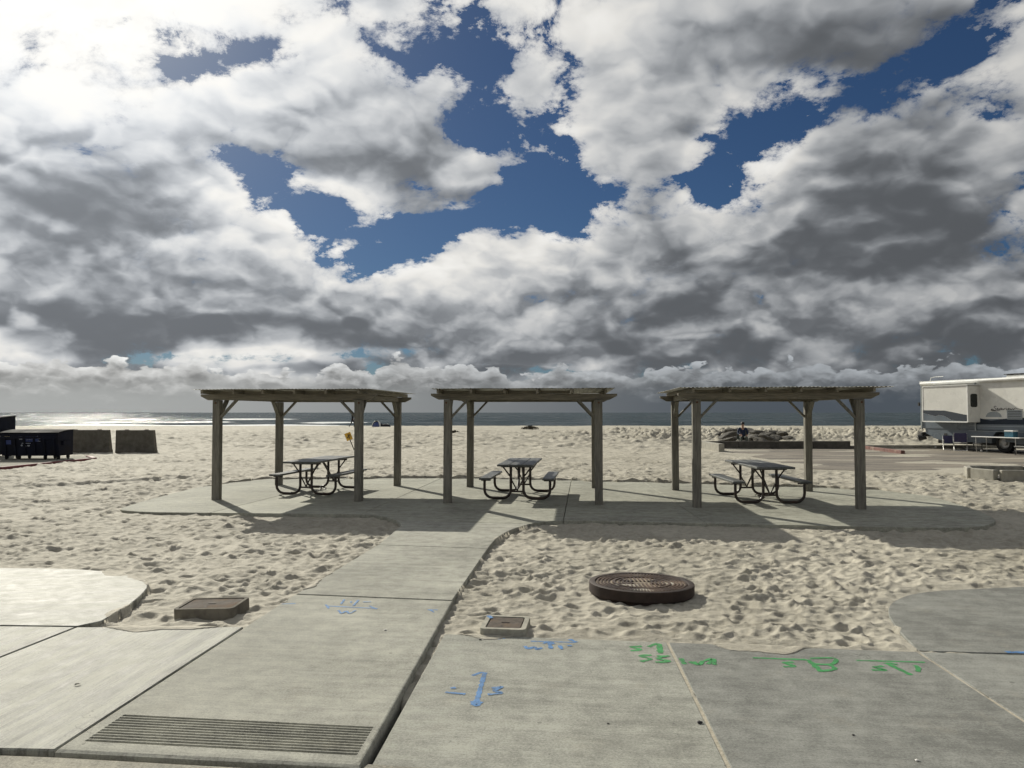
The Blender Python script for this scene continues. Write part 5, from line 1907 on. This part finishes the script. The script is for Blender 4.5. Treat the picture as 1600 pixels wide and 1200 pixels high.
rock_spots = [(1122, 671, .30), (1139, 676, .55), (1146, 669.5, .62), (1150, 682, .50), (1171, 668, .55), (1174, 677, .60), (1183, 671, .5), (1186, 682, .55), (1196, 674, .5), (1201, 680, .55),
              (1209, 671, .50), (1212, 679, .42), (1222, 673, .52), (1228, 680, .40), (1160, 684, .45), (1133, 684, .38), (1244, 669, .26)]
names_ = ['leftmost dark rock, lying apart from the pile on the berm', 'dark rock at the left foot of the pile', 'tall dark rock left of the seated person', 'dark rock low beside the seated person on the left', 'dark rock at the top of the pile right of the seated person',
          'broad dark rock just right of the seated person', 'dark rock on the crest in the middle of the pile', 'dark rock at the foot of the pile below the crest', 'dark rock right of the middle of the pile', 'low dark rock right of the middle of the pile',
          'upper dark rock in the right half of the pile', 'lower dark rock in the right half of the pile', 'big dark rock at the right end of the pile', 'low dark rock at the right end of the pile', 'dark rock in front of the seated person just behind the low wall', 'small dark rock at the left front of the pile', 'small dark rock alone right of the pile']
for k, ((u, v, s), lb) in enumerate(zip(rock_spots, names_)):
    Yd = 43.0 + (684 - v) * 0.42
    xw = (u - 800) / FPX * Yd
    zw_ = EYE - (v - 644.2) / FPX * Yd
    o = link_mesh('rock', RM_[k % 3])
    if k in (0, len(rock_spots) - 1):
        zw_ = sand_z(xw, Yd) + 0.10
    o.location = (xw, Yd, zw_ - s * 0.40)
    o.scale = (s * rng.uniform(.9, 1.3), s * rng.uniform(.8, 1.1), s * rng.uniform(.30, .48))
    o.rotation_euler = (rng.uniform(-.3, .3), rng.uniform(-.3, .3), rng.uniform(0, 6.28))
    tag(o, lb, 'rock', 'rocks piled on the berm')
M_KELP = simple('dried kelp', (0.055, 0.045, 0.028), 0.9, var=0.4, scale=8, bump=0.5)
def kelp(u, v, w, h, label):
    p = at(u, v, 0.0)
    z = sand_z(p.x, p.y)
    mb = MB()
    r_ = random.Random(int(u))
    for k in range(26):
        a = r_.uniform(0, 6.28)
        x0, y0 = r_.gauss(0, w * .32), r_.gauss(0, w * .18)
        hh = h * max(0.15, 1 - abs(x0) / w)
        pts = [(x0 + 0.25 * w * t * math.cos(a), y0 + 0.2 * w * t * math.sin(a), max(0.0, hh * (1 - (2 * t - 1) ** 2)) + r_.uniform(0, .03)) for t in (0, .25, .5, .75, 1)]
        mb.tube(pts, [0.02, 0.05, 0.06, 0.045, 0.015], 5)
    o = mb.build('kelp_heap', M_KELP, None, 60)
    o.location = (p.x, p.y, z - 0.01)
    tag(o, label, 'seaweed', 'kelp heaps on the sand')
kelp(828, 671.5, 1.3, 0.42, 'dark kelp heap on the crest seen through the middle shelter')
kelp(710, 677.5, 0.7, 0.22, 'small dark kelp heap beside the left post of the middle shelter')
kelp(895, 690, 0.5, 0.10, 'low scrap of kelp on the sand behind the middle shelter') if False else None

# ------------------------------------------------------------------ people
M_SKIN = simple('skin', (0.38, 0.23, 0.16), 0.6, var=0.08)
M_DARKC = simple('dark clothing', (0.018, 0.018, 0.024), 0.85, var=0.3)
M_BLUEC = simple('dark blue jacket', (0.015, 0.024, 0.055), 0.8, var=0.3)
M_SHIRT = simple('pale shirt', (0.45, 0.46, 0.46), 0.85, var=0.1)
M_HAIR = simple('dark hair', (0.02, 0.015, 0.012), 0.6, var=0.3)
M_TROU = simple('grey green trousers', (0.075, 0.085, 0.07), 0.85, var=0.2)
def person(loc, rz, J, label, top, bottom, scale=1.0):
    """J: joint name -> (x, y, z); body grown with a skin modifier, facing -y"""
    order = ['pelvis', 'waist', 'chest', 'neck', 'jaw', 'crown',
             'shL', 'elL', 'wrL', 'haL', 'shR', 'elR', 'wrR', 'haR',
             'hipL', 'knL', 'anL', 'toL', 'hipR', 'knR', 'anR', 'toR']
    par = {'waist': 'pelvis', 'chest': 'waist', 'neck': 'chest', 'jaw': 'neck', 'crown': 'jaw',
           'shL': 'chest', 'elL': 'shL', 'wrL': 'elL', 'haL': 'wrL', 'shR': 'chest', 'elR': 'shR', 'wrR': 'elR', 'haR': 'wrR',
           'hipL': 'pelvis', 'knL': 'hipL', 'anL': 'knL', 'toL': 'anL', 'hipR': 'pelvis', 'knR': 'hipR', 'anR': 'knR', 'toR': 'anR'}
    rad = dict(pelvis=(.15, .11), waist=(.14, .105), chest=(.17, .12), neck=(.06, .06), jaw=(.075, .085), crown=(.085, .095),
               sh=(.075, .075), el=(.052, .052), wr=(.036, .036), ha=(.045, .025), hip=(.10, .10), kn=(.068, .068), an=(.048, .048), to=(.045, .035))
    me = bpy.data.meshes.new('body')
    me.from_pydata([J[n] for n in order], [(order.index(n), order.index(p)) for n, p in par.items()], [])
    o = bpy.data.objects.new('body', me)
    COL.objects.link(o)
    o.modifiers.new('skin', 'SKIN')
    sv = me.skin_vertices[0].data
    for i, n in enumerate(order):
        k = n[:-1] if n[-1] in 'LR' else n
        sv[i].radius = rad[k]
        sv[i].use_root = (n == 'pelvis')
    ss = o.modifiers.new('sub', 'SUBSURF')
    ss.levels = ss.render_levels = 2
    dg = bpy.context.evaluated_depsgraph_get()
    dg.update()
    ev = bpy.data.meshes.new_from_object(o.evaluated_get(dg))
    bpy.data.objects.remove(o)
    for m_ in (top, bottom, M_SKIN, M_HAIR):
        ev.materials.append(m_)
    segs = [(Vector(J[n]), Vector(J[p]), n) for n, p in par.items()]
    for pf in ev.polygons:
        pf.use_smooth = True
        c_ = pf.center
        best, bn = 1e9, None
        for a, b, n in segs:
            ab = b - a
            t = max(0, min(1, (c_ - a).dot(ab) / max(1e-9, ab.dot(ab))))
            d = (c_ - (a + ab * t)).length
            if d < best: best, bn = d, n
        k = bn[:-1] if bn[-1] in 'LR' else bn
        mi = 0
        if k in ('hip', 'kn', 'an'): mi = 1
        if k == 'to': mi = 3
        if k in ('jaw', 'crown', 'ha'): mi = 2
        if k == 'neck': mi = 2
        pf.material_index = mi
    root = empty('person', loc, rz)
    root.scale = (scale,) * 3
    tag(root, label, 'person')
    body = link_mesh('body', ev, None, root)
    # hair cap, face features
    cr, jw = Vector(J['crown']), Vector(J['jaw'])
    hm = MB().lathe([(max(.001, .108 * math.sin(R(a))), .12 * math.cos(R(a))) for a in range(0, 101, 10)], 16)
    hm.v = [(x_ + cr.x, y_ * 1.12 + cr.y + 0.022, z_ + cr.z + 0.0) for x_, y_, z_ in hm.v]
    hm.build('hair', M_HAIR, root, 180)
    fc = MB()
    mid = (cr + jw) / 2
    fc.tube([(mid.x, mid.y - 0.085, mid.z + 0.02), (mid.x, mid.y - 0.112, mid.z - 0.02)], 0.012, 6)
    fc.build('nose', M_SKIN, root, 60)
    ey = MB()
    for sx in (-1, 1):
        ey.tube([(mid.x + sx * 0.032, mid.y - 0.07, mid.z + 0.03), (mid.x + sx * 0.032, mid.y - 0.096, mid.z + 0.03)], 0.010, 6)
    ey.build('eyes', M_HAIR, root)
    MB().bar((mid.x - .022, mid.y - .088, mid.z - .05), (mid.x + .022, mid.y - .088, mid.z - .05), .012, .008).build('mouth', M_HAIR, root)
    # fingers
    for s in 'LR':
        h = Vector(J['ha' + s])
        w_ = Vector(J['wr' + s])
        d = (h - w_).normalized()
        side = d.cross(Vector((0, 1, 0)))
        side = side.normalized() if side.length > .1 else Vector((1, 0, 0))
        fm = MB()
        for k in range(4):
            q = h + side * (k - 1.5) * 0.018
            fm.tube([q, q + d * 0.05, q + d * (0.075 + 0.01 * (k in (1, 2))) + Vector((0, -.012, 0))], [.0095, .009, .007], 6)
        fm.tube([w_ + d * .02 + side * .03, h + side * .055, h + side * .055 + d * .03], [.011, .010, .008], 6)
        fm.build('fingers', M_SKIN, body, 60)
    return root
# walker far out on the crest, mid-stride, half hidden by a post
STAND = dict(pelvis=(0, 0, .93), waist=(0, 0, 1.08), chest=(0, -.02, 1.30), neck=(0, -.03, 1.50), jaw=(0, -.05, 1.58), crown=(0, -.05, 1.69),
             shL=(.19, -.01, 1.42), elL=(.25, .12, 1.16), wrL=(.25, .04, .94), haL=(.25, .0, .87), shR=(-.19, -.01, 1.42), elR=(-.25, -.10, 1.16), wrR=(-.24, -.22, .96), haR=(-.24, -.26, .90),
             hipL=(.10, 0, .90), knL=(.11, -.20, .52), anL=(.11, -.14, .09), toL=(.12, -.30, .04), hipR=(-.10, 0, .90), knR=(-.11, .10, .50), anR=(-.11, .38, .14), toR=(-.11, .28, .04))
wp_ = at(551.5, 664.6, 0.0)
Yw = 96.0
pw = person(((551 - 800) / FPX * Yw, Yw, sand_z((551 - 800) / FPX * Yw, Yw) - 0.02), R(75), STAND, 'person in dark clothes walking on the crest of the beach, behind a shelter post', M_DARKC, M_DARKC, 1.06)
# seated figure in front of the rocks
SIT = dict(pelvis=(0, .05, .50), waist=(0, .07, .66), chest=(0, .06, .90), neck=(0, .03, 1.08), jaw=(0, -.01, 1.15), crown=(0, -.01, 1.26),
           shL=(.19, .06, 1.02), elL=(.27, -.02, .76), wrL=(.20, -.24, .66), haL=(.15, -.32, .63), shR=(-.19, .06, 1.02), elR=(-.27, -.02, .76), wrR=(-.20, -.24, .66), haR=(-.15, -.32, .63),
           hipL=(.10, .02, .49), knL=(.15, -.42, .53), anL=(.14, -.46, .10), toL=(.15, -.64, .04), hipR=(-.10, .02, .49), knR=(-.15, -.42, .53), anR=(-.14, -.46, .10), toR=(-.15, -.64, .04))
Ys = 41.4
xs_ = (1160 - 800) / FPX * Ys
zs_ = sand_z(xs_, Ys)
person((xs_, Ys, zs_), R(-8), SIT, 'person in a dark blue jacket sitting in front of the rock pile', M_BLUEC, M_TROU, 0.97)
bc = empty('beach_chair', (xs_, Ys, zs_), R(-8))
tag(bc, 'low grey green beach chair under the seated person', 'chair')
MB().box(-0.27, 0.27, -0.22, 0.26, 0.36, 0.385).build('seat', M_TROU, bc)
MB().bar((0, 0.24, 0.38), (0, 0.36, 0.86), 0.54, 0.025, up=(0, 1, 0)).build('backrest', M_TROU, bc)
for sx in (-1, 1):
    MB().tube([(sx * .26, -.22, .36), (sx * .26, -.26, -0.03)], 0.013, 6).build('leg', M_ALU, bc, 60)
    MB().tube([(sx * .26, .24, .36), (sx * .26, .30, -0.03)], 0.013, 6).build('leg', M_ALU, bc, 60)

# ------------------------------------------------------------------ beach gear on the crest
M_TBLUE = simple('blue tarp', (0.05, 0.07, 0.20), 0.6, var=0.3, scale=6)
Yg = 97.0
gx = (589 - 800) / FPX * Yg
gz = sand_z(gx, Yg)
bt = empty('beach_tent', (gx, Yg, gz), R(10))
tag(bt, 'low blue and white beach shade on the crest seen through the leftmost shelter', 'tent')
def dome(rx, ry, rz_, x0, a0, a1, mat, name, par):
    mb = MB()
    n, m = 10, 8
    for i in range(n + 1):
        a = R(a0 + (a1 - a0) * i / n)
        for k in range(m + 1):
            b = R(90 * k / m)
            mb.v.append((x0 + rx * math.cos(b) * math.cos(a), ry * math.cos(b) * math.sin(a), rz_ * math.sin(b)))
    for i in range(n):
        for k in range(m):
            q = i * (m + 1) + k
            mb.f.append((q, q + m + 1, q + m + 2, q + 1))
    return mb.build(name, mat, par, 60)
dome(.62, .6, .80, 0, 20, 200, M_WHITE, 'canopy', bt)
dome(.60, .58, .62, 0.02, 200, 300, M_TBLUE, 'canopy_panel', bt)
dome(.62, .6, .76, 0, 300, 380, M_WHITE, 'canopy', bt)
gb = empty('gear_heap', ((601 - 800) / FPX * Yg, Yg, gz), R(0))
tag(gb, 'dark heap of beach bags beside the blue and white beach shade', 'bags')
dome(.75, .4, .36, 0.05, 0, 360, M_DARKC, 'bag', gb)
dome(.30, .3, .46, -.45, 0, 360, M_DARKC, 'bag', gb)
dome(.22, .2, .42, .40, 0, 360, M_GREYF, 'bag', gb)
